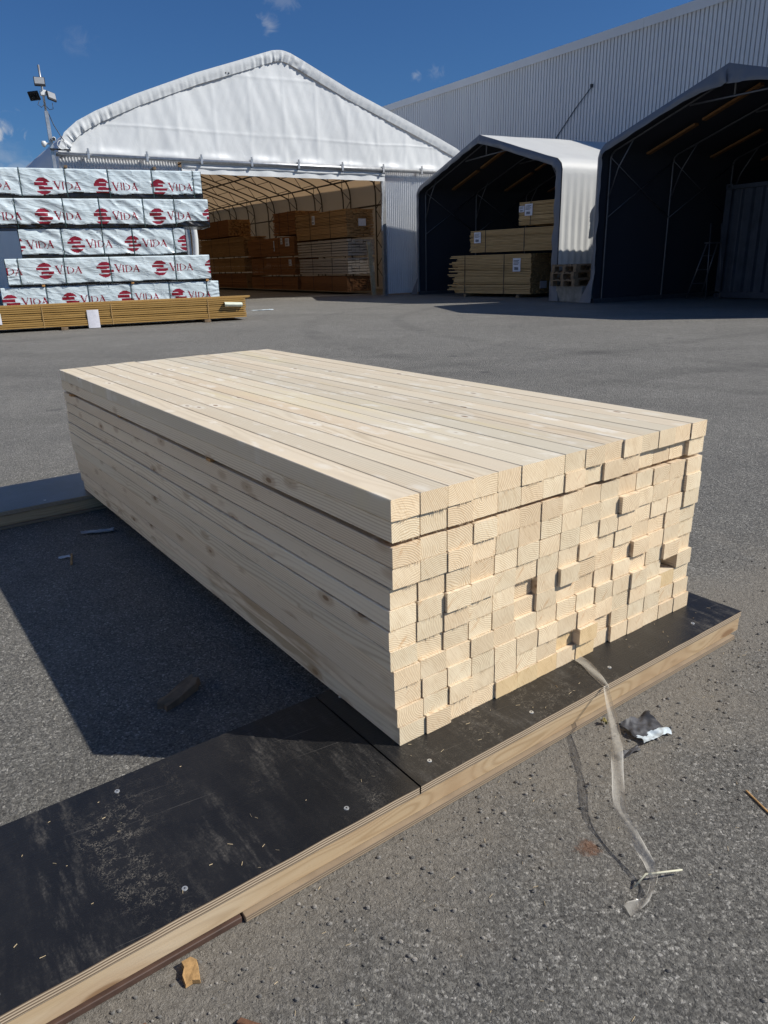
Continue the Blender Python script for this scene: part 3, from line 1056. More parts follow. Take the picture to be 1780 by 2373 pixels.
# local x of a pack points from far (negative) to near (0): direction -t ; local y = +s
S0 = -0.3
hall_pack('dark brown lumber pack on the hall floor beneath the two pale packs', S0, 1.9, 5.6, 0.10, 0.62, PW_RED, PW_RED, 0.035)
hall_pack('pale grey lumber pack, lower of the two stacked just inside the hall doorway', S0 - 0.02, 1.75, 5.6, 0.68, 1.25, PW_WHT, PW_WHT, 0.095, jit=0.012, bw=0.15)
hall_pack('pale grey lumber pack, upper of the two stacked just inside the hall doorway', S0 - 0.03, 1.7, 5.65, 1.31, 1.87, PW_WHT, PW_WHT, 0.095, jit=0.012, bw=0.15)
r = hall_pack('brown lumber pack with ragged board ends resting on the pale packs in the hall', S0 - 0.02, 1.75, 5.7, 1.93, 2.85, PW_BRN, PW_BRN, 0.05, jit=0.05, lab=((-2.55, 0.52, 0.22, 0.30),), bw=0.13)
b = MB()
b.obox((0.06, 0.60, 0.48), (0.012, 0.30, 0.24))
b.build('label_sheet', M_PAPER, r)
hall_pack('red brown lumber pack on the hall floor behind the pale packs', S0, 5.9, 10.6, 0.10, 0.60, PW_RED, PW_RED, 0.05)
hall_pack('red brown lumber pack in the middle of the second stack in the hall', S0 - 0.03, 6.0, 10.4, 0.68, 1.36, PW_RED, PW_RED, 0.05, lab=((-0.5, 0.35, 0.25, 0.24),))
hall_pack('red brown lumber pack with two white labels in the second stack in the hall', S0 - 0.02, 6.0, 10.7, 1.42, 2.14, PW_RED, PW_RED, 0.05, lab=((-0.75, 0.36, 0.38, 0.30), (-1.2, 0.45, 0.2, 0.24), (-1.9, 0.2, 0.1, 0.4)))
hall_pack('short red brown lumber pack on top of the second stack in the hall', S0 + 0.02, 5.85, 7.9, 2.2, 3.06, PW_RED, PW_BRN, 0.05, jit=0.06)
hall_pack('lumber pack on the floor of the third stack deep in the hall', S0, 11.2, 17.2, 0.1, 0.75, PW_RED, PW_BRN, 0.05)
hall_pack('lumber pack second from the floor of the third stack deep in the hall', S0, 11.3, 17.0, 0.82, 1.45, PW_BRN, PW_BRN, 0.05, jit=0.05)
hall_pack('lumber pack with sagging boards third from the floor deep in the hall', S0, 11.2, 17.2, 1.52, 2.35, PW_BRN, PW_BRN, 0.04, jit=0.10)
hall_pack('topmost lumber pack of the third stack deep in the hall', S0, 12.9, 17.4, 2.42, 3.15, PW_RED, PW_BRN, 0.05, jit=0.08)
b = MB()
b.obox((0, 0, 0.85), (0.16, 0.035, 1.75), (R(3), R(-7), 0))
tag(b.build('plank', M_ROUGH, None, False, hall_pt(-0.22, 0.35, 0.02), RZ_H), 'long plank leaning upright by the right post of the hall doorway', 'plank')

# ------------------------------------------------------------------ grey tents
T_RZ = R(27.06)
T1 = Vector((4.51858779, 19.29386061, 0))
T2 = Vector((5.12076491, 17.91883253, 0))


def tent(label, loc, sgn, Wd, depth, flap, side_wave, group, ev=0.0):
    """local x = depth away from the yard, local y = sgn * q, q across the opening"""
    root = thing('shelter_tent', label, 'tent', loc, T_RZ, group)
    half = Wd / 2
    pts = [(0.0, 0.0), (0.0, 1.5), (0.0, 3.08 + ev), (0.05, 3.22 + ev), (0.20, 3.34 + ev), (half * 0.45, 3.34 + ev * 0.6 + (4.30 - 3.34) * 0.43), (half - 0.12, 4.30), (half, 4.34)]
    prof = pts + [(Wd - q, z) for q, z in pts[::-1][1:]]
    arc = resample(prof, 0.12)
    nn = arc_normals(arc)
    Y = lambda q: sgn * q
    # cover: wavy where it hangs as a side wall
    b = MB()
    nD = 40
    n_a = len(arc)

    def cover_pt(k, x, off):
        p = arc[k] - nn[k] * off
        amp = 0.0
        side = p.y < 3.1
        if side:
            amp = side_wave * min(1, (3.1 - p.y) / 1.2)
        wv = amp * math.sin(x * 2 * math.pi / 0.215 + 0.6 * fn3(x, 3)) + 0.02 * fn3(x * 1.3, p.x + p.y, 4)
        q = p + nn[k] * wv
        return (x, Y(q.x), q.y)
    xs_ = [depth * i / (nD * 3) for i in range(nD * 3 + 1)]
    for i, x in enumerate(xs_):
        for k in range(n_a):
            b.v.append(cover_pt(k, x, 0.0))
    for i in range(len(xs_) - 1):
        for k in range(n_a - 1):
            a_ = i * n_a + k
            f_ = (a_, a_ + 1, a_ + n_a + 1, a_ + n_a)
            b.f.append(f_ if sgn < 0 else f_[::-1])
            b.m.append(0)
    b.build('cover', M_TENT, root, smooth=True)
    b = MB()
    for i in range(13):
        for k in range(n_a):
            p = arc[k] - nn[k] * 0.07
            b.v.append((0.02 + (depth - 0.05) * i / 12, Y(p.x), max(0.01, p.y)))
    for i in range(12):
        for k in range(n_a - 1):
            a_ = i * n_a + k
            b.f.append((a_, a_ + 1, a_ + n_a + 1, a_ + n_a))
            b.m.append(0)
    b.build('shade_lining', M_TENTIN, root, smooth=True)  # inner skin added to paint the interior shade
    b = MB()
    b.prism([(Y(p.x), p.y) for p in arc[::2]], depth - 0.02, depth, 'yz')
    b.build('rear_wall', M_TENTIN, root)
    # front flap, folded round the front arch
    b = MB()
    fine_ = resample(prof, 0.05)
    fn_ = arc_normals(fine_)
    nj = 8
    for k, p in enumerate(fine_):
        q01 = p.x / Wd
        top = math.exp(-((p.x - half) / 0.55) ** 2)
        wdt = flap[0] + (flap[1] - flap[0]) * top
        low = max(0.0, 1 - p.y / 0.55) if (p.x < 0.2 or p.x > Wd - 0.2) else 0.0
        for j in range(nj + 1):
            u = j / nj
            fold = 0.012 * math.sin(k * 0.55 + 2 * fn3(k * 0.05, 2)) * u + 0.03 * fn3(k * 0.10, u * 1.5, 9) * u
            fold += (0.03 * math.sin((p.x - half) * 22) * u * top if flap[1] > 0.22 else 0.008 * math.sin((p.x - half) * 30) * u * top)
            c_ = p - fn_[k] * (wdt * u)
            out = 1 if p.x < half else -1
            flare = low * (0.22 * (1 - u) + 0.02)
            b.v.append((-0.03 - 0.05 * math.sin(u * math.pi * 0.7) + fold - low * 0.12 * (1 - 0.4 * u), Y(c_.x - out * flare), max(0.015, c_.y)))
    nf_ = len(fine_)
    for k in range(nf_ - 1):
        for j in range(nj):
            a_ = k * (nj + 1) + j
            b.f.append((a_, a_ + 1, a_ + nj + 2, a_ + nj + 1))
            b.m.append(0)
    b.build('front_flap', M_TENTFLAP, root, smooth=True)
    # steel frames
    ins = [p - n * 0.15 for p, n in zip(arc, nn)]
    for x in (0.22, 2.2, 4.3, depth - 0.2):
        b = MB()
        b.tube([(x, Y(p.x), max(0.01, p.y)) for p in ins], 0.021, 8)
        b.build('frame_arch', M_TUBE, root, smooth=True)
        # collar tie and king post below the ridge
        if x < 4:
            b = MB()
            b.tube([(x, Y(half - 1.02), 3.84), (x, Y(half), 3.82), (x, Y(half + 1.05), 3.80)], 0.020, 6)
            b.tube([(x, Y(half), 3.82), (x, Y(half), 4.22)], 0.022, 6)
            b.build('collar_tie', M_TUBE, root, smooth=True)
        for e in (0, 1):
            b = MB()
            qa, qb = 0.13, 0.80
            if e:
                qa, qb = Wd - qa, Wd - qb
            b.tube([(x, Y(qa), 2.25), (x, Y((qa + qb) / 2 - (0.06 if not e else -0.06)), 2.92), (x, Y(qb), 3.44)], 0.017, 6)
            b.build('corner_brace', M_TUBE, root, smooth=True)
    # timber battens under the roof, mid-bay
    for x in (1.15, 3.25, 5.1):
        for e in (0, 1):
            b = MB()
            q0, q1 = 0.35, half - 0.1
            z0, z1 = 3.24, 4.13
            if e:
                q0, q1 = Wd - q0, Wd - q1
            qm, zm = (q0 + q1) / 2, (z0 + z1) / 2
            ln = math.hypot(q1 - q0, z1 - z0)
            ang = math.atan2(z1 - z0, (q1 - q0) * sgn)
            for h, off in ((-0.27, 0.0), (0.25, 0.0)):
                cx = qm + (q1 - q0) * h
                cz = zm + (z1 - z0) * h
                b.obox((x, Y(cx), cz), (0.12, ln * 0.46, 0.045), (ang, 0, 0))
            b.build('roof_batten', M_BATTEN, root)
    # diagonal wall braces
    b = MB()
    for (xa, xb) in ((0.22, 2.2), (2.2, 4.3)):
        b.tube([(xa, Y(0.16 if sgn < 0 else Wd - 0.16), 3.15), (xb, Y(0.16 if sgn < 0 else Wd - 0.16), 1.9)], 0.013, 5)
        b.tube([(xb, Y(0.16 if sgn < 0 else Wd - 0.16), 3.15), (xa, Y(0.16 if sgn < 0 else Wd - 0.16), 1.9)], 0.013, 5)
    b.build('wall_brace', M_TUBE, root, smooth=True)
    for q in (0.1, Wd - 0.1):
        b = MB()
        b.box(-0.02, depth - 0.1, Y(q) - 0.06, Y(q) + 0.06, 0.0, 0.10)
        b.build('ground_rail', M_TUBE, root)
    return root


tent1 = tent('smaller grey shelter tent in the middle with sawn lumber packs inside', T1 + Vector((0.0455, -0.089, 0)), 1, 7.02, 6.1, (0.17, 0.21), 0.015, 'grey shelter tents along the warehouse')
tent2 = tent('nearer grey shelter tent at the right edge with a container inside', T2 + Vector((-0.036, 0.071, 0)), -1, 6.5, 6.1, (0.17, 0.33), 0.010, 'grey shelter tents along the warehouse', 0.08)

# packs inside the middle tent
TPZ = R(90 - 138.35)
p0 = Vector((4.288, 21.212, 0.09))
GT = 'sawn lumber packs in the middle tent'
r = lumber_pack('lumber_pack', 'wide sawn lumber pack with ragged left ends, lowest in the middle tent', 'lumber pack', p0, TPZ, 2.95, 1.3, 1.10, 0.044, PW_RAW, PW_RAW, GT, (-0.95, -2.45), 0.26, 0.02, 0.11, 2.4)
label_sheet(r, -0.62, 0.62, 0.27, 0.36, -0.02)
b = MB()
b.obox((0.045, 0.55, 0.25), (0.01, 0.3, 0.2))
b.build('label_sheet', M_PAPER, r)
ux = Vector((math.cos(TPZ), math.sin(TPZ), 0))
uy = Vector((-math.sin(TPZ), math.cos(TPZ), 0))
r = lumber_pack('lumber_pack', 'sawn lumber pack second from the ground in the middle tent, white label at its left', 'lumber pack', p0 + ux * 1.15 + uy * 0.05 + Vector((0, 0, 1.17)), TPZ, 3.45, 1.2, 0.60, 0.036, PW_RAW, PW_RAW, GT, (-1.45, -2.85), 0.03, 0.03, 0.11, 2.4)
label_sheet(r, -3.28, 0.26, 0.26, 0.30, -0.02)
r = lumber_pack('lumber_pack', 'topmost sawn lumber pack in the middle tent, half hidden by the post', 'lumber pack', p0 + ux * 2.3 + uy * 0.10 + Vector((0, 0, 1.84)), TPZ, 2.85, 1.2, 0.60, 0.036, PW_RAW, PW_RAW, GT, (-1.6, -2.45), 0.015, 0.03, 0.11, 2.4)
label_sheet(r, -2.64, 0.24, 0.26, 0.30, -0.02)
label_sheet(r, -2.84, 0.34, 0.18, 0.16, -0.016)
for k, (xo) in enumerate((-0.4, -2.4)):
    b = MB()
    b.cbox(-0.05, 0.05, -0.06, 1.3, 0.0, 0.088)
    tag(b.build('timber_bearer', M_OLDW, None, False, p0 + ux * xo + Vector((0, 0, -0.09)), TPZ), ('right', 'left')[k] + ' old timber bearer under the lowest lumber pack in the middle tent', 'bearer', 'bearers under the sawn packs')


def tloc(base, x, y, z=0.0):
    c, s = math.cos(T_RZ), math.sin(T_RZ)
    return Vector((base.x + x * c - y * s, base.y + x * s + y * c, z))


# pallets on a concrete block between the tents
b = MB()
b.cbox(-0.35, 0.35, -0.48, 0.48, 0.0, 0.38, 0.012)
tag(b.build('concrete_block', M_CONC, None, False, tloc(T1, 0.25, -0.66), T_RZ), 'low concrete block carrying pallets between the two grey tents', 'block')


def pallet(label, loc, rz):
    root = thing('pallet', label, 'pallet', loc, rz, 'pallets stacked between the tents')
    for k in range(5):
        b = MB()
        y = -0.38 + k * 0.19
        b.box(-0.6, 0.6, y - 0.06, y + 0.06, 0.145, 0.168)
        b.build('deck_board', M_OLDW, root)
    for y in (-0.38, 0, 0.38):
        b = MB()
        b.box(-0.6, 0.6, y - 0.055, y + 0.055, 0.0, 0.022)
        for x in (-0.53, 0, 0.53):
            b.box(x - 0.07, x + 0.07, y - 0.05, y + 0.05, 0.0225, 0.122)
        b.build('bearer', M_OLDW, root)
    for x in (-0.53, 0, 0.53):
        b = MB()
        b.box(x - 0.07, x + 0.07, -0.44, 0.44, 0.1225, 0.1445)
        b.build('stringer_board', M_OLDW, root)
    return root


p_l = ['wooden pallet lying lowest on the concrete block between the tents', 'wooden pallet in the middle of the pile between the tents', 'topmost wooden pallet of the pile between the tents']
for k in range(3):
    pallet(p_l[k], tloc(T1, 0.30 + 0.02 * k, -0.62 + 0.02 * (k % 2), 0.382 + 0.17 * k), T_RZ + R((1.5, -1, 0.8)[k]))

# container inside the right tent
cont = thing('shipping_container', 'blue grey shipping container standing inside the right tent', 'container', tloc(T2, 3.22, -0.83), T_RZ)
# local: y negative to the right, x depth
b = MB()
b.grid(lambda u, v: (0.055 + 0.036 * max(-1, min(1, 2.2 * math.sin(u * 5.9 * 2 * math.pi / 0.278))), -0.16 - 5.74 * u, 0.16 + 2.30 * v), 500, 1)
b.build('corrugated_side', M_CONT, cont)
b = MB()
b.box(0.12, 2.4, -6.0, -0.02, 0.14, 2.5)
b.build('body', M_CONT, cont)
b = MB()
b.box(-0.01, 0.11, -0.155, 0.0, 0.16, 2.47)
b.box(-0.01, 0.11, -6.05, -5.9, 0.16, 2.47)
b.box(0.0, 0.11, -5.9, -0.155, 2.47, 2.56)
b.box(0.0, 0.11, -5.9, -0.155, 0.02, 0.158)
b.build('frame', M_CONT, cont)
for z in (0.0, 2.475):
    b = MB()
    b.cbox(-0.02, 0.13, -0.165, 0.01, z, z + 0.118, 0.008)
    o = b.build('corner_casting', M_CONT, cont)
    b = MB()
    b.tube([(-0.024, -0.08, z + 0.06), (-0.0201, -0.08, z + 0.06)], 0.035, 12)
    b.build('casting_hole', M_BLACKM, o)

# stepladder
lad = thing('stepladder', 'grey metal stepladder standing open beside the container', 'stepladder', tloc(T2, 2.55, -0.9), T_RZ)
for e in (0, 1):
    b = MB()
    b.tube([(-0.02 + 0.5 * e, 0.33, 0.0), (0.08 + 0.36 * e, -0.03, 1.28)], 0.018, 6)
    b.build('rail', M_TUBE, lad, smooth=True)
    b = MB()
    b.tube([(-0.02 + 0.5 * e, -0.25, 0.0), (0.08 + 0.36 * e, -0.08, 1.72)], 0.015, 6)
    b.build('rail', M_TUBE, lad, smooth=True)
for k in range(4):
    b = MB()
    z = 0.02 + 0.32 * k
    b.obox((0.23, 0.33 - 0.36 * z / 1.28, z + 0.02), (0.46 - 0.05 * k, 0.06, 0.022))
    b.build('tread', M_TUBE, lad)
b = MB()
b.obox((0.26, -0.05, 1.29), (0.36, 0.2, 0.03))
b.build('platform', M_TUBE, lad)

# ------------------------------------------------------------------ floodlight mast
mast = thing('floodlight_mast', 'slim floodlight mast with three floodlights and cameras at the hall corner', 'light mast', hall_pt(-9.86, -0.22), RZ_H)
b = MB()
b.box(-0.042, 0.042, -0.042, 0.042, 0.0, 4.80)
b.build('lower_pole', M_STEEL, mast)
b = MB()
b.tube([(0, 0, 4.80), (-0.01, 0, 5.80)], 0.026, 10)
b.build('upper_pole', M_STEEL, mast, smooth=True)


def flood(loc, rot):
    b = MB()
    b.cbox(-0.17, 0.17, -0.03, 0.03, -0.14, 0.14, 0.012)
    for k in range(6):
        b.box(-0.13 + k * 0.05, -0.12 + k * 0.05, 0.0305, 0.065, -0.09, 0.09)
    b.obox((0, 0.075, -0.02), (0.10, 0.05, 0.06))
    o = b.build('floodlight', M_BLACKM, mast)
    o.location = loc
    o.rotation_euler = rot
    o.scale = (0.74, 0.74, 0.74)
    l = MB()
    l.box(-0.148, 0.148, -0.036, -0.0305, -0.075, 0.122)
    l.build('lens', M_LENS, o)
    return o


flood((-0.06, -0.10, 5.42), (R(-12), 0, R(-8)))
flood((0.17, -0.05, 5.13), (R(-16), R(8), R(32)))
flood((-0.20, 0.10, 5.14), (R(-30), R(5), R(150)))
b = MB()
b.cbox(-0.07, 0.07, -0.06, 0.06, 5.14, 5.26, 0.01)
b.build('junction_box', M_WHITEP, mast)
b = MB()
b.tube([(0.05, -0.06, 4.18), (0.05, -0.17, 4.17)], 0.048, 14)
o = b.build('camera', M_WHITEP, mast, smooth=True)
b = MB()
b.tube([(0.05, -0.171, 4.17), (0.05, -0.176, 4.17)], 0.036, 14)
b.build('camera_lens', M_BLACKM, o)
b = MB()
b.tube([(-0.05, 0, 4.08), (-0.16, 0, 4.08)], 0.02, 8)
for k in range(1):
    b.tube([(-0.17, 0, 4.13), (-0.17, 0, 4.09), (-0.17, 0, 4.03), (-0.17, 0, 3.99)], [0.045, 0.062, 0.055, 0.012], 12)
b.build('dome_camera', M_WHITEP, mast, smooth=True)
b = MB()
b.tube([(-0.12, -0.05, 5.02), (-0.17, -0.05, 4.93), (-0.10, -0.05, 4.87), (-0.03, -0.05, 4.93)], 0.008, 5)
b.tube([(0.17, -0.05, 4.99), (0.17, -0.05, 4.86), (0.08, -0.05, 4.83), (0.02, -0.05, 4.9)], 0.008, 5)
b.tube([(0.045, -0.03, 4.75), (0.12, -0.05, 4.5), (0.24, -0.08, 4.25), (0.30, -0.1, 4.15)], 0.010, 5)
b.build('cable', M_BLACKM, mast, smooth=True)
b = MB()
b.tube([(0.22 + 0.10 * math.cos(k * math.pi / 10), -0.12 - 0.004 * k * 0.2, 4.05 + 0.10 * math.sin(k * math.pi / 10)) for k in range(45)], 0.010, 6)
b.build('cable_coil', M_WHITEP, mast, smooth=True)
b = MB()
b.box(-0.06, 0.42, -0.12, -0.06, 3.93, 3.965)
b.build('bracket', M_BLACKM, mast)


# ------------------------------------------------------------------ wrapped packs with red print
VO = Vector((-3.45467654, 17.64574794, 0.0))
VRZ = R(90 - 67.074)
vx = Vector((math.cos(VRZ), math.sin(VRZ), 0))
vy = Vector((-math.sin(VRZ), math.cos(VRZ), 0))


def in_print(x, z):
    """round emblem cut into four bars, followed by the capitals V I D A; origin at the emblem centre"""
    r = 0.162
    if -0.2 < x < 0.21:
        inside = x * x + z * z < r * r
        if z > 0.080 and inside:
            return True
        if 0.012 < z < 0.070 and -0.162 < x < 0.090:
            return True
        if -0.066 < z < -0.008 and -0.085 < x < 0.175:
            return True
        if z < -0.090 and inside:
            return True
    if not (-0.070 < z < 0.100):
        return False
    h = (z + 0.070) / 0.170                    # 0 at the baseline, 1 at the top
    if 0.195 < x < 0.36:                       # V : thick left, thin right
        l = 0.205 + (1 - h) * 0.066
        rr = 0.348 - (1 - h) * 0.058
        return l < x < l + 0.034 or rr - 0.016 < x < rr or (h > 0.95 and (0.195 < x < 0.255 or 0.325 < x < 0.36))
    if 0.362 <= x < 0.408 and h < 0.88:        # I
        return 0.373 < x < 0.398 or ((h > 0.83 or h < 0.05) and 0.364 < x < 0.407)
    if 0.425 < x < 0.575 and h < 0.88:         # D
        zc = (h - 0.44) / 0.44
        out = ((x - 0.430) / 0.142) ** 2 + zc * zc < 1
        inn = ((x - 0.455) / 0.088) ** 2 + (zc / 0.86) ** 2 < 1 and x > 0.457
        return x > 0.432 and out and not inn
    if 0.575 < x < 0.735 and h < 0.90:         # A : thin left, thick right
        l = 0.585 + h / 0.88 * 0.072
        rr = 0.722 - h / 0.88 * 0.052
        return l < x < l + 0.015 or rr - 0.034 < x < rr or (0.28 < h < 0.36 and l < x < rr)
    return False


def wrapped_pack(label, x0, x1, z0, z1, yoff, straps, logos, lz, black, seed, wr=1.0, endvis=True, gather=None):
    root = thing('wrapped_lumber_pack', label, 'wrapped pack', VO + vx * x1 + vy * yoff + Vector((0, 0, z0)), VRZ, 'stack of wrapped lumber packs')
    L = x1 - x0
    Hh = z1 - z0
    D = 1.12

    def disp(x, z):
        X = x + x1
        q = 0.020 * (1 - abs(fn3(X * 1.5 + z * 2.6, z * 1.2 - X * 0.4, seed)) * 2)
        q += 0.016 * (1 - abs(fn3(X * 3.5 + z * 4.0, z * 3.2, seed + 3)) * 2)
        q += 0.006 * fn3(X * 10 + z * 6, z * 9, seed + 5)
        q *= wr
        if gather and gather[0] < X < gather[1]:
            q += 0.005 * math.sin(z * 70 + 6 * fn3(X * 6, z * 4))
        for s_ in straps:
            q -= 0.007 * math.exp(-((X - s_) / 0.035) ** 2)
        return q

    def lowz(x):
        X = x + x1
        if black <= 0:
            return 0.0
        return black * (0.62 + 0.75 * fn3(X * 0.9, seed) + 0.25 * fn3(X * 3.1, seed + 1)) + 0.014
    step_ = 0.0125
    nu, nv = int(L / step_), int(Hh / step_)

    def mi(u, v):
        x = -L + L * (u + 0.5 / nu)
        z = Hh * (v + 0.5 / nv)
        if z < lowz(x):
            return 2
        X = x + x1
        for lx in logos:
            if -0.21 < X - lx < 0.75 and in_print(X - lx + 0.004 * fn3(z * 20, X * 3), z0 + z - lz + 0.008 * fn3(X * 5, seed)):
                return 1
        return 0
    b = MB()

    def fp(u, v):
        x, z = -L + L * u, Hh * v
        e = min(1.0, min(v, 1 - v) / 0.03)
        d = disp(x, z)
        y = -d * (0.35 + 0.65 * e) + 0.020 * (1 - e) ** 2
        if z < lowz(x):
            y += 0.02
        return (x, y, z + (0.006 * fn3(x * 2, seed) if v in (0.0, 1.0) else 0))
    b.grid(fp, nu, nv, mi)
    # top sheet, ends, back
    nt = max(8, int(L / 0.08))
    b.grid(lambda u, v: (-L + L * u, 0.02 * (1 - v) + D * v, Hh + 0.006 * fn3((-L + L * u) * 2, seed) * (1 - v) + 0.008 * fn3(u * L * 3, v * 3, seed) * min(1, v * 6)), nt, 8)
    for xe, fl in ((0.0, False), (-L, True)):
        b.grid(lambda u, v: (xe + (1 if xe == 0 else -1) * (0.012 + 0.014 * fn3(u * 3, v * 4, seed) + 0.02 * math.sin(u * math.pi)), 0.006 + (D - 0.006) * u, Hh * v), 14, 14, 3 if xe < 0 else 0, fl)
    b.grid(lambda u, v: (-L + L * u, D, Hh * v), 4, 2, 3, True)
    b.grid(lambda u, v: (-L + L * u, 0.02 + (D - 0.02) * v, 0.003), 4, 1, 2, True)
    b.build('wrapping', [M_WRAP, M_RED, M_BLACK, M_WRAPEND], root, smooth=True)
    for s_ in straps:
        x = s_ - x1
        s2 = MB()
        lean = 0.03 * fn3(s_ * 3, seed)
        s2.grid(lambda u, v: (x - 0.009 + 0.018 * u + lean * (0.5 - v), -disp(x, Hh * v) - 0.012 if 0.02 < v < 0.98 else -0.005, Hh * v), 1, 24)
        s2.box(x - 0.009, x + 0.009, 0.0, D, Hh + 0.010, Hh + 0.013)
        s2.build('strap', M_BAND, root)
    return root


wrapped_pack('white wrapped lumber pack with red print, topmost of the stack of five', -6.6, -0.42, 2.500, 3.055, 0.0, [-5.0, -4.05, -3.19, -2.35, -1.46, -0.59], [-6.13, -4.97, -3.64, -2.50, -1.34], 2.715, 0.105, 11, 0.75, gather=(-0.62, -0.42))
wrapped_pack('strongly creased wrapped lumber pack, second from the top of the stack', -6.3, -0.33, 1.912, 2.485, -0.03, [-5.2, -4.23, -3.32, -2.61, -1.72, -1.06], [-6.0, -4.86, -3.72, -2.58, -1.44, -0.30], 2.135, 0.105, 23, 1.2)
wrapped_pack('shorter wrapped lumber pack in the middle of the stack of five', -4.25, -0.89, 1.330, 1.905, 0.02, [-3.44, -2.63, -2.01, -1.14], [-4.34, -3.18, -2.03, -0.90], 1.585, 0.065, 37, 1.1)
p4 = wrapped_pack('smooth wrapped lumber pack with complete red emblems, second from the bottom', -4.60, -0.41, 0.772, 1.325, -0.02, [-4.36, -3.48, -2.56, -1.18], [-5.03, -3.87, -2.68, -1.52, -0.36], 1.070, 0.040, 41, 0.7, gather=(-4.6, -4.38))  # black hem on this pack stands in for shade in the gap below
wrapped_pack('wrapped lumber pack at the bottom of the stack behind the brown boards', -4.78, -0.25, 0.20, 0.755, 0.03, [-3.91, -3.08, -2.19, -1.36, -0.52], [-4.63, -3.47, -2.33, -1.17], 0.455, 0.0, 53, 0.6, gather=(-0.5, -0.25))
# small grey word printed under the emblems of the smooth pack
for lx in (-4.25, -3.05, -0.78):
    cu = bpy.data.curves.new('printed_word', 'FONT')
    cu.body = 'Loop'
    cu.size = 0.062
    tmp = bpy.data.objects.new('tmp', cu)
    me = bpy.data.meshes.new_from_object(tmp)
    bpy.data.objects.remove(tmp)
    me.name = 'printed_word'
    o = bpy.data.objects.new('printed_word', me)
    me.materials.append(M_PRINTK)
    COL.objects.link(o)
    o.parent = p4
    o.rotation_euler = (R(90), 0, 0)
    o.location = (lx + 0.41, -0.030, 0.062)
# bearers between the packs
GB = 'timber bearers between the wrapped packs'
bl = [(-3.95, 0.757, 0.05, 'small timber bearer near the left end under the smooth wrapped pack'), (-2.14, 0.757, 0.05, 'small timber bearer in the middle under the smooth wrapped pack'),
      (-0.50, 0.757, 0.05, 'small timber bearer near the right end under the smooth wrapped pack'), (-2.50, 1.327, 0.035, 'small timber bearer in the middle under the shorter wrapped pack'),
      (-4.1, 1.327, 0.035, 'small timber bearer at the left under the shorter wrapped pack'), (-1.1, 1.327, 0.035, 'small timber bearer at the right under the shorter wrapped pack'),
      (-3.2, 1.908, 0.055, 'timber bearer at the left under the creased wrapped pack'), (-1.4, 1.908, 0.055, 'timber bearer at the right under the creased wrapped pack'),
      (-4.4, 2.488, 0.085, 'timber bearer at the left under the topmost wrapped pack'), (-1.2, 2.488, 0.085, 'timber bearer at the right under the topmost wrapped pack'),
      (-3.15, 3.07, 0.045, 'left of the two bearers lying on top of the wrapped packs'), (-1.38, 3.07, 0.055, 'right of the two bearers lying on top of the wrapped packs'),
      (-3.7, 0.0, 0.198, 'thick timber bearer at the left under the lowest wrapped pack'), (-1.2, 0.0, 0.198, 'thick timber bearer at the right under the lowest wrapped pack')]
for (x, z, h, lb) in bl:
    b = MB()
    b.cbox(-0.03, 0.03, 0.05 if 1.3 < z < 3 else -0.02, 1.1, 0, h, 0.004)
    tag(b.build('timber_bearer', M_ORANGE if z < 1 else M_OLDW, None, False, VO + vx * x + vy * 0.0 + Vector((0, 0, z)), VRZ + R(1.5 * fn3(x, z))), lb, 'bearer', GB)

# ------------------------------------------------------------------ brown treated boards in front
BO = Vector((-2.73306385, 15.48624069, 0.0))
r = lumber_pack('treated_lumber_pack', 'long brown pack of treated boards lying low in front of the wrapped packs', 'lumber pack', BO + Vector((0, 0, 0.055)), VRZ, 7.5, 0.95, 0.385, 0.0385, PW_TRT, M_TREATE, None, (), 0.01, 0.008, 0.14, 2.2)
for xs_ in (-0.77, -2.62, -3.84, -5.6):
    b = MB()
    b.box(xs_ - 0.007, xs_ + 0.007, -0.010, -0.006, 0.0, 0.388)
    b.build('strap', simple('clear_strap', (0.42, 0.27, 0.11), 0.4, 0.1, 20), r)
label_sheet(r, -3.07, -0.045, 0.21, 0.335, -0.014, False)
label_sheet(r, -4.75, 0.10, 0.21, 0.2, -0.014, False)
b = MB()
b.grid(lambda u, v: (-0.44 + 0.36 * u, -0.045 - 0.03 * math.sin(v * math.pi) - 0.006 * fn3(u * 4, v * 2), 0.225 + 0.085 * v + 0.02 * (0.5 - u)), 12, 8)
b.grid(lambda u, v: (-0.44 + 0.36 * u, -0.008 - 0.035 * v, 0.312 - 0.003 * v + 0.02 * (0.5 - u)), 6, 2)
b.grid(lambda u, v: (-0.08 + 0.004, -0.01 - 0.05 * u, 0.22 + 0.085 * v), 2, 2)
b.build('document_bag', simple('pale_green_paper', (0.70, 0.74, 0.60), 0.5, 0.05, 10), r, smooth=True)
for k, (x0, x1, y, lb) in enumerate(((-7.6, 0.08, 0.02, 'loose brown board lying on the front edge of the treated pack'), (-7.5, 0.16, 0.24, 'loose brown board lying on the treated pack, reaching farthest right'))):
    b = MB()
    b.box(x0, x1, 0, 0.12, 0, 0.030)
    o = b.build('loose_board', PW_TRT, None, False, BO + vy * y + Vector((0, 0, 0.447 + 0.0 * k)), VRZ)
    o.location += vx * 0
    tag(o, lb, 'board', 'loose boards on the treated pack')
for x, lb in ((-3.5, 'old timber block under the left part of the brown treated pack'), (-0.82, 'old timber block under the right end of the brown treated pack')):
    b = MB()
    b.cbox(-0.06, 0.06, -0.10, 0.95, 0, 0.052, 0.004)
    tag(b.build('timber_block', M_OLDW, None, False, BO + vx * x, VRZ), lb, 'block', 'blocks under the treated pack')

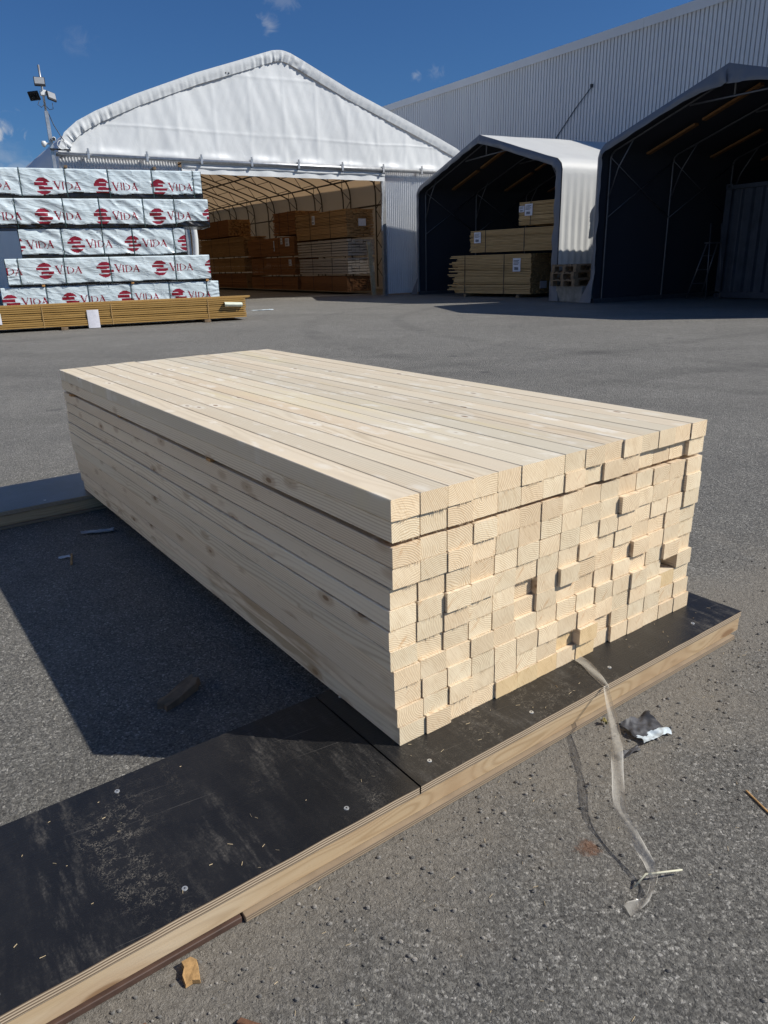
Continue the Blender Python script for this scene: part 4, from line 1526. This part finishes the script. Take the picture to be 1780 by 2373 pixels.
# ------------------------------------------------------------------ plank platforms that carry the pale beams
S_RZ = math.atan2(0.58562265, 0.81058381)
SO = Vector((0.0116968, 1.27672759, 0))
su = Vector((math.cos(S_RZ), math.sin(S_RZ), 0))
sv_ = Vector((-math.sin(S_RZ), math.cos(S_RZ), 0))


def st(u, v, z=0.0):
    return SO + su * u + sv_ * v + Vector((0, 0, z))


def platform(label, u0, u1, v0, v1, joint, worn):
    root = thing('plank_platform', label, 'platform', st(0, (v0 + v1) / 2), S_RZ, 'low platforms under the timber stack')
    hv = (v1 - v0) / 2
    parts = [(u0, joint - 0.002), (joint + 0.002, u1)] if joint is not None else [(u0, u1)]
    for (a, c) in parts:
        b = MB()
        n = max(4, int((c - a) / 0.02))

        def edge(u, s_):
            base = 0.0
            if worn:
                base = 0.006 * max(0, fn3(u * 9, s_, 3)) + 0.010 * max(0, fn3(u * 2.3, s_, 8) - 0.1)
            else:
                base = 0.0012 * fn3(u * 14, s_, 3) + (0.003 * max(0, fn3(u * 5, s_, 6) - 0.35))
            return base
        us = [a + (c - a) * i / n for i in range(n + 1)]
        for u in us:
            e0, e1 = edge(u, 1), edge(u, 5)
            b.v += [(u, -hv + e0 * 0.3, 0.060), (u, -hv + e0, 0.078), (u, hv - e1, 0.078), (u, hv, 0.060)]
        for i in range(n):
            o_ = i * 4
            for q, mi_ in ((0, 1), (1, 0), (2, 1), (3, 1)):
                b.f.append((o_ + q, o_ + 4 + q, o_ + 4 + (q + 1) % 4, o_ + (q + 1) % 4))
                b.m.append(mi_)
        b.f.append((0, 1, 2, 3)); b.m.append(0)
        o_ = n * 4
        b.f.append((o_ + 3, o_ + 2, o_ + 1, o_)); b.m.append(1 if c == u1 else 0)
        pnl = b.build('plywood_panel', [M_FILMW if worn else M_FILM, M_PLYE], root)
        k = 0
        u = a + 0.045
        while u < c:
            for vv_ in ((-hv + 0.05, hv - 0.05) if k % 2 == 0 else (-hv + 0.045,)):
                s_ = MB()
                uu, v2 = u + random.uniform(-0.02, 0.02), vv_ + random.uniform(-0.012, 0.012)
                s_.tube([(uu, v2, 0.0775), (uu, v2, 0.0792)], [0.0055, 0.0048], 10)
                s_.tube([(uu, v2, 0.0793), (uu, v2, 0.0794)], 0.0018, 6, 1)
                s_.build('screw', [M_SCREW, M_BLACKM], pnl)
            u += 0.30 + random.uniform(-0.05, 0.05)
            k += 1
    # edge timbers
    for nm, va, vb in (('edge_timber', -hv + 0.004, -hv + 0.050), ('edge_timber', hv - 0.055, hv - 0.008)):
        b = MB()
        L_ = u1 - u0
        b.cbox(-0.023, 0.023, 0, L_ - 0.012, 0.0, 0.0455, 0.003)
        o = b.build(nm, [M_PLANK], root)
        o.location = (u1 - 0.006 + (0.010 if va < 0 else 0), (va + vb) / 2, 0.0135)
        o.rotation_euler.z = R(90)
    # strips under the timber
    js = -0.42
    for (a, c, m_, pr) in ((u0, js - 0.004, M_BROWNPLY, 0.002), (js, u1 - 0.03, M_PLYE2, 0.007)):
        b = MB()
        b.cbox(a, c, -hv - pr, -hv + 0.09, 0.001, 0.013, 0.0012)
        b.build('base_strip', [m_], root)
    b = MB()
    b.cbox(u0, u1 - 0.03, hv - 0.08, hv - 0.002, 0.001, 0.013, 0.0012)
    b.build('base_strip', [M_PLYE2], root)
    return root


platform('low platform of black film plywood with a pale edge timber in the foreground', -1.75, 1.145, -0.125, 0.272, -0.036, False)
platform('low worn blue black platform under the far end of the timber stack', -1.7, 1.10, 2.315, 2.745, None, True)

# ------------------------------------------------------------------ the stack of pale beams: 12 rows of 15
NR, NC = 12, 15
BW, BH, BL_ = 1.0602 / 15, 0.0450, 2.4665
rowz = [0.0785 + (NR - 1 - i) * 0.0451 + (0.0085 if i < 2 else 0.0) for i in range(NR)]
rowu = [0.0, 0.003, 0.004, 0.004, 0.000, -0.004, -0.006, -0.006, -0.001, 0.002, 0.004, 0.008]
rowv = [0.0, 0.004, 0.008, 0.006, 0.006, 0.010, 0.008, 0.012, 0.004, 0.000, -0.002, -0.004]
special = {(6, 7): -0.030, (7, 13): -0.034, (8, 13): 0.11, (3, 10): -0.026, (4, 14): -0.016, (8, 10): -0.018, (9, 8): -0.014, (5, 2): -0.020, (5, 3): -0.018,
           (6, 5): 0.030, (1, 12): 0.030, (1, 13): 0.030, (1, 10): 0.022, (1, 11): 0.022, (2, 3): -0.012, (7, 6): -0.014, (8, 9): -0.012, (9, 11): -0.024, (10, 8): -0.018, (0, 14): -0.006,
           (9, 3): -0.010, (10, 2): -0.012, (7, 10): -0.016, (8, 11): -0.022, (6, 11): -0.018, (3, 14): -0.012, (2, 14): -0.012}
ORD = ['first', 'second', 'third', 'fourth', 'fifth', 'sixth', 'seventh', 'eighth', 'ninth', 'tenth', 'eleventh', 'twelfth', 'thirteenth', 'fourteenth', 'fifteenth']
rb = random.Random(21)
for i in range(NR):
    rowlean = rb.uniform(-0.0006, 0.0006)
    for j in range(NC):
        dv = rowv[i] * 0.6 + rb.gauss(0, 0.0021) + special.get((i, j), 0.0) * (0.36 if special.get((i, j), 0.0) < 0.05 else 1)
        if rb.random() < 0.06:
            dv += rb.choice((-0.004, 0.006))
        w2, h2 = BW / 2 - rb.choice((0.0005, 0.0007, 0.0009, 0.0012, 0.0017)), BH - (rb.choice((0.0009, 0.0013, 0.0019)) if j == 0 else rb.choice((0.0001, 0.0004, 0.0009, 0.0014, 0.0020)))
        b = MB()
        c = 0.0016
        nseg = 8
        bow = rb.uniform(-0.0012, 0.0012) if 0 < j < NC - 1 else rb.uniform(-0.0005, 0.0005)
        bowz = 0.0
        lenj = BL_ + 0.045 - 0.085 * i / 11.0 + rb.gauss(0, 0.005)
        secs = []
        for k in range(nseg + 1):
            f_ = k / nseg
            ox = bow * 4 * f_ * (1 - f_)
            y = lenj * f_
            ring = [(-w2 + c, 0), (w2 - c, 0), (w2, c), (w2, h2 - c), (w2 - c, h2), (-w2 + c, h2), (-w2, h2 - c), (-w2, c)]
            o_ = len(b.v)
            b.v += [(px + ox, y, pz) for px, pz in ring]
            secs.append(o_)
        for k in range(nseg):
            for q in range(8):
                b.f.append((secs[k] + q, secs[k] + (q + 1) % 8, secs[k + 1] + (q + 1) % 8, secs[k + 1] + q))
                b.m.append(0)
        b.f.append(tuple(secs[0] + q for q in range(7, -1, -1))); b.m.append(1)
        b.f.append(tuple(secs[-1] + q for q in range(8))); b.m.append(1)
        # splinters left by the saw along the lower front edge
        if rb.random() < 0.85:
            a0 = rb.uniform(-1, 0.2) * w2
            a1 = min(w2, a0 + rb.uniform(0.4, 1.7) * w2)
            x = a0
            while x < a1:
                ln = rb.uniform(0.0015, 0.0080) if rb.random() < 0.6 else rb.uniform(0.001, 0.003)
                wv = rb.uniform(0.0005, 0.0014)
                dx = rb.uniform(-0.0012, 0.0018)
                yo = -rb.uniform(0.0004, 0.0025)
                b.add([(x, -0.0001, 0.0012), (x + wv, -0.0001, 0.0012), (x + dx + wv * 0.4, yo, -ln), (x + wv * 0.5, 0.0012, 0.0004)], [(0, 2, 1), (1, 2, 3), (0, 3, 2)], 1)
                x += rb.uniform(0.0010, 0.0042)
        side = M_TOP if i == 0 else (M_BOT if i >= NR - 2 else M_SIDE)
        yel = (i == NR - 1 and 3 <= j <= 10 and rb.random() < 0.7) or (i, j) in ((9, 13), (10, 7), (10, 8))
        endm = M_ENDY if yel else M_END
        gapu = rowu[i] if j == 0 else rowu[i] * (1 - j / 14.0)
        o = b.build('planed_timber', [side, endm], None, False, st((j + 0.5) * BW + gapu, dv, rowz[i]), S_RZ + rowlean)
        rowname = 'top row' if i == 0 else ('bottom row' if i == NR - 1 else ORD[i] + ' row down')
        hint = ''
        if special.get((i, j), 0) < -0.013:
            hint = ', jutting out'
        elif special.get((i, j), 0) > 0.05:
            hint = ', pushed back'
        if j == NC - 1:
            pos = 'rightmost timber'
        elif j == 0:
            pos = 'timber at the near left corner'
        else:
            pos = ORD[j] + ' timber from the near corner'
        lb = ('pale ' if not yel else 'yellow ') + pos + ' in the ' + rowname + hint
        tag(o, lb, 'timber', 'pale planed timbers stacked on the platforms')

# thin laths that separate the second and third row
zl = rowz[2] + BH
for k, (v, ext, lb) in enumerate(((0.86, -0.004, 'thin lath between the timber rows nearest the camera'), (1.70, 0.006, 'thin lath between the timber rows halfway along the stack'), (2.33, -0.012, 'thin lath between the timber rows at the far end'))):
    b = MB()
    b.box(0.004 + ext, 1.05, -0.016, 0.016, 0.0, 0.0078)
    tag(b.build('lath', M_ORANGE, None, False, st(0, v, zl + 0.0003), S_RZ + R(k - 1)), lb, 'lath', 'laths inside the timber stack')

# ------------------------------------------------------------------ loose things on the ground
# strip of clear film hanging from under the stack
pts = [(0.452, 1.640, 0.0795), (0.489, 1.594, 0.0815), (0.505, 1.535, 0.083), (0.515, 1.477, 0.0835), (0.512, 1.462, 0.082), (0.489, 1.325, 0.072), (0.474, 1.262, 0.066), (0.458, 1.203, 0.058), (0.439, 1.126, 0.050), (0.441, 1.075, 0.043), (0.446, 1.033, 0.035), (0.453, 1.000, 0.027), (0.452, 0.975, 0.020), (0.436, 0.952, 0.014), (0.419, 0.936, 0.010), (0.400, 0.928, 0.006), (0.390, 0.925, 0.004)]
wid = [0.027, 0.027, 0.024, 0.012, 0.012, 0.022, 0.025, 0.023, 0.024, 0.016, 0.019, 0.018, 0.017, 0.021, 0.022, 0.026, 0.026]
tw = [0, 0, 6, 20, 22, 12, 24, 8, 25, 45, 35, 25, 48, 60, 25, 8, 0]


def catm(P, n):
    out = []
    for i in range(len(P) - 1):
        p0, p1, p2, p3 = P[max(i - 1, 0)], P[i], P[i + 1], P[min(i + 2, len(P) - 1)]
        for k in range(n):
            f_ = k / n
            out.append(tuple(0.5 * ((2 * b_) + (-a_ + c_) * f_ + (2 * a_ - 5 * b_ + 4 * c_ - d_) * f_ * f_ + (-a_ + 3 * b_ - 3 * c_ + d_) * f_ ** 3) for a_, b_, c_, d_ in zip(p0, p1, p2, p3)))
    out.append(tuple(P[-1]))
    return out


full = catm([(*p, w_, t_) for p, w_, t_ in zip(pts, wid, tw)], 6)
b = MB()
for i, q in enumerate(full):
    a_ = Vector(full[max(i - 1, 0)][:3])
    c_ = Vector(full[min(i + 1, len(full) - 1)][:3])
    d = (c_ - a_).normalized()
    side = d.cross(Vector((0, 0, 1))).normalized()
    side = Matrix.Rotation(R(q[4]), 3, d) @ side
    for j in range(7):
        k = (-0.5, -0.44, -0.25, 0.0, 0.25, 0.44, 0.5)[j] * q[3]
        nrm = side.cross(d)
        pz = Vector(q[:3]) + side * k + nrm * (0.0022 * math.sin(j * 1.1 + i * 0.30) + 0.0008 * fn3(i * 0.6, j))
        pz.z = max(pz.z, 0.002)
        b.v.append(tuple(pz))
for i in range(len(full) - 1):
    for j in range(6):
        a_ = i * 7 + j
        b.f.append((a_, a_ + 1, a_ + 8, a_ + 7))
        b.m.append(1 if j in (0, 5) else 0)
tag(b.build('plastic_strip', [M_FILMC, M_FILMD], None, True), 'clear plastic film strip hanging over the platform edge down to the asphalt', 'plastic strip')


def scrap(name, label, cat, c, sx, sy, rz, mats, amp, seed, mi=0, n=16, lift=0.004, shape=None):
    b = MB()

    def f(u, v):
        x, y = (u - 0.5) * sx, (v - 0.5) * sy
        x += 0.18 * sx * fn3(v * 3, seed) ; y += 0.18 * sy * fn3(u * 3, seed + 4)
        z = lift + amp * (0.5 + fn3(u * 2.4, v * 2.4, seed)) + 0.35 * amp * fn3(u * 7, v * 7, seed)
        if shape:
            z += shape(u, v)
        return (x, y, max(0.002, z))
    b.grid(f, n, n, mi)
    return tag(b.build(name, mats, None, True, c, rz), label, cat)


M_DKFILM = simple('dark_grey_film', (0.055, 0.055, 0.06), 0.6, 0.3, 40)
M_DULLF = simple('dull_blue_film', (0.30, 0.34, 0.37), 0.5, 0.2, 60)
M_WHFILM = simple('white_blue_film', (0.55, 0.62, 0.65), 0.4, 0.2, 60)
scrap('film_scrap', 'torn scrap of wrapping film, dark grey and white, beside the clear strip', 'scrap', (0.592, 1.408, 0.0), 0.085, 0.075, R(25), [M_DKFILM, M_WHFILM], 0.012, 5,
      mi=lambda u, v: 1 if v < 0.30 + 0.10 * fn3(u * 5, 1) else 0, n=22, shape=lambda u, v: 0.014 * max(0, v - 0.4))
scrap('film_scrap', 'small dark strip of torn film lying left of the torn film scrap', 'scrap', (0.528, 1.332, 0.0), 0.062, 0.016, R(30), [M_DKFILM], 0.006, 9)
scrap('moss_tuft', 'small yellowish crumpled tuft on the asphalt under the platform edge', 'tuft', (0.506, 1.444, 0.0), 0.014, 0.012, R(10), [simple('yellow_moss', (0.35, 0.29, 0.10), 0.9, 0.3, 200)], 0.014, 13, lift=0.003)


def chip(name, label, cat, c, dims, rz, m, tilt=(0, 0)):
    b = MB()
    b.obox((0, 0, dims[2] / 2 + 0.001), dims, (R(tilt[0]), R(tilt[1]), 0), 0, min(dims) * 0.18)
    # rough the corners so that it reads as broken wood
    b.v = [(x + 0.06 * dims[0] * fn3(x * 90, y * 90, z * 90 + c[0]), y + 0.10 * dims[1] * fn3(x * 80 + 5, y * 80, z * 80), z + 0.12 * dims[2] * fn3(x * 70, y * 70 + 9, z * 70)) for x, y, z in b.v]
    lo = min(p[2] for p in b.v)
    b.v = [(x, y, z - lo + 0.001) for x, y, z in b.v]
    return tag(b.build(name, m, None, False, (c[0], c[1], 0.0), rz), label, cat)


M_CHIP = simple('broken_wood', (0.42, 0.25, 0.10), 0.85, 0.3, 90, bump=0.001, bscale=300)
M_BARK = simple('bark', (0.16, 0.075, 0.04), 0.9, 0.35, 90, bump=0.002, bscale=200)
def splinter_block(name, label, cat, c, poly, h, rz, m, lean=0.0):
    b = MB()
    n_ = len(poly)
    vs = [(x, y, 0.001) for x, y in poly] + [(x * 0.96 + 0.004 * fn3(x * 60, y * 60, 3), y * 0.9, h * (1 + 0.25 * fn3(x * 40, y * 40, 1)) + x * lean) for x, y in poly]
    b.add(vs, [tuple(range(n_ - 1, -1, -1)), tuple(range(n_, 2 * n_))] + [(k, (k + 1) % n_, n_ + (k + 1) % n_, n_ + k) for k in range(n_)])
    return tag(b.build(name, m, None, False, (c[0], c[1], 0.0), rz), label, cat)


splinter_block('wood_chunk', 'broken wood chunk lying in the shadow left of the stack', 'wood chunk', (-0.542, 1.610),
               [(-0.066, -0.020), (-0.02, -0.026), (0.045, -0.024), (0.058, -0.014), (0.070, -0.012), (0.060, 0.004), (0.072, 0.018), (0.03, 0.022), (-0.03, 0.019), (-0.050, 0.024), (-0.068, 0.010), (-0.058, -0.004)], 0.020, R(62), M_OLDW, 0.08)
splinter_block('wood_wedge', 'small yellow wood wedge on the asphalt below the front edge timber', 'wood wedge', (-0.322, 0.833),
               [(-0.021, -0.012), (0.012, -0.013), (0.020, -0.004), (0.018, 0.012), (0.006, 0.009), (-0.004, 0.014), (-0.020, 0.011), (-0.017, 0.0)], 0.012, R(112), M_CHIP, 0.2)
chip('bark_piece', 'reddish bark piece at the bottom edge near the foreground timber', 'bark', (-0.372, 0.742), (0.022, 0.014, 0.007), R(40), M_BARK, (8, 6))
chip('bark_piece', 'dark curled bark piece at the bottom edge right of the reddish one', 'bark', (-0.215, 0.748), (0.040, 0.010, 0.006), R(160), M_BARK, (12, 3))
chip('twig', 'thin orange wood splinter on the asphalt at the right edge', 'splinter', (0.735, 1.168), (0.075, 0.0035, 0.003), R(-78), M_CHIP, (0, 0))
b = MB()
b.tube([(0.418, 0.972, 0.004), (0.442, 0.986, 0.018), (0.475, 0.991, 0.016), (0.512, 0.999, 0.012)], [0.0016, 0.002, 0.002, 0.0016], 6)
tag(b.build('straw', simple('pale_straw', (0.62, 0.60, 0.45), 0.6, 0.1, 50), None, True), 'pale thin straw stuck through the end of the clear strip', 'straw')
scrap('film_scrap', 'pale blue film shred lying in the shadow of the timber stack', 'scrap', (-1.21, 2.855, 0), 0.13, 0.034, R(12), [M_DULLF], 0.014, 21)
scrap('paper_bit', 'tiny pale oval paper bit in the shadow by the far platform', 'paper', (-1.238, 2.586, 0), 0.04, 0.025, R(30), [M_WHFILM], 0.003, 25, n=8)
chip('splinter', 'short wood splinter standing out pale in the shadow of the stack', 'splinter', (-1.203, 2.565), (0.12, 0.008, 0.004), R(112), M_CHIP, (0, 0))
scrap('film_scrap', 'flat white film shred on the sunny yard beyond the brown boards', 'scrap', (-2.897, 18.69, 0), 0.5, 0.12, R(15), [M_WHFILM], 0.02, 31)

# gravel, crumbs and slivers: nobody could count them
b = MB()
rg = random.Random(5)
n = 0
while n < 2000:
    u = rg.uniform(-1.5, 1.9)
    k = rg.random()
    v = -0.125 - abs(rg.gauss(0, 0.20)) if k < 0.62 else rg.uniform(-1.0, 2.9)
    p = st(u, v)
    if -0.14 < v < 0.285 and u < 1.165 or (2.29 < v < 2.76 and u < 1.12):
        continue
    if 0.28 <= v < 2.3 and -0.0 < u < 1.06:
        continue
    if p.y < 0.5:
        continue
    s = min(0.0085, 0.0013 * math.exp(abs(rg.gauss(0, 0.68)))) * (1.0 if k < 0.62 else 1.2)
    a = rg.uniform(0, 6.28)
    s = min(s, 0.0048)
    vs = []
    hh = s * rg.uniform(0.7, 1.3)
    for (zz, k_) in ((0.0, 0.85), (0.42, 1.0), (0.80, 0.72)):
        for q in range(6):
            aa = a + q * math.pi / 3 + zz
            rr = s * k_ * rg.uniform(0.78, 1.15)
            vs.append((p.x + rr * math.cos(aa), p.y + rr * 0.85 * math.sin(aa), hh * zz * rg.uniform(0.85, 1.1)))
    vs.append((p.x + 0.15 * s, p.y - 0.1 * s, hh))
    fs = []
    for r_ in (0, 6):
        for q in range(6):
            fs.append((r_ + q, r_ + (q + 1) % 6, r_ + 6 + (q + 1) % 6, r_ + 6 + q))
    fs += [(12 + q, 12 + (q + 1) % 6, 18) for q in range(6)]
    b.add(vs, fs, 0 if rg.random() < 0.72 else 1)
    n += 1
tag(b.build('gravel', [simple('grit', (0.15, 0.142, 0.128), 0.85, 0.5, 30), simple('pale_grit', (0.26, 0.24, 0.21), 0.85, 0.4, 30)]), 'loose grit and small stones on the asphalt round the platform', 'gravel', kind='stuff')
b = MB()
for k in range(300):
    on = rg.random() < 0.30
    u = rg.uniform(-1.2, 1.6)
    v = rg.uniform(-0.12, 0.0) if on else -0.14 - abs(rg.gauss(0, 0.28))
    if on and u > 1.1:
        continue
    if on and rg.random() < 0.5 and u < 0:
        v = rg.uniform(-0.12, 0.26)
    p = st(u, v, 0.0785 if on else 0.001)
    ln, wd = rg.uniform(0.001, 0.0055), rg.uniform(0.0002, 0.0006)
    a = rg.uniform(0, 6.28)
    d = Vector((math.cos(a), math.sin(a), 0)) * ln
    e = Vector((-math.sin(a), math.cos(a), 0)) * wd
    z = Vector((0, 0, rg.uniform(0.0002, 0.0012)))
    b.add([p - d - e, p - d + e, p + d + e + z, p + d - e + z, p - d + Vector((0, 0, 0.0008)), p + d + z + Vector((0, 0, 0.0008))], [(0, 3, 5, 4), (1, 4, 5, 2), (0, 4, 1), (3, 2, 5)])
tag(b.build('wood_slivers', simple('wood_sliver', (0.55, 0.43, 0.26), 0.8, 0.2, 100)), 'pale wood slivers scattered over the platform and the asphalt', 'slivers', kind='stuff')
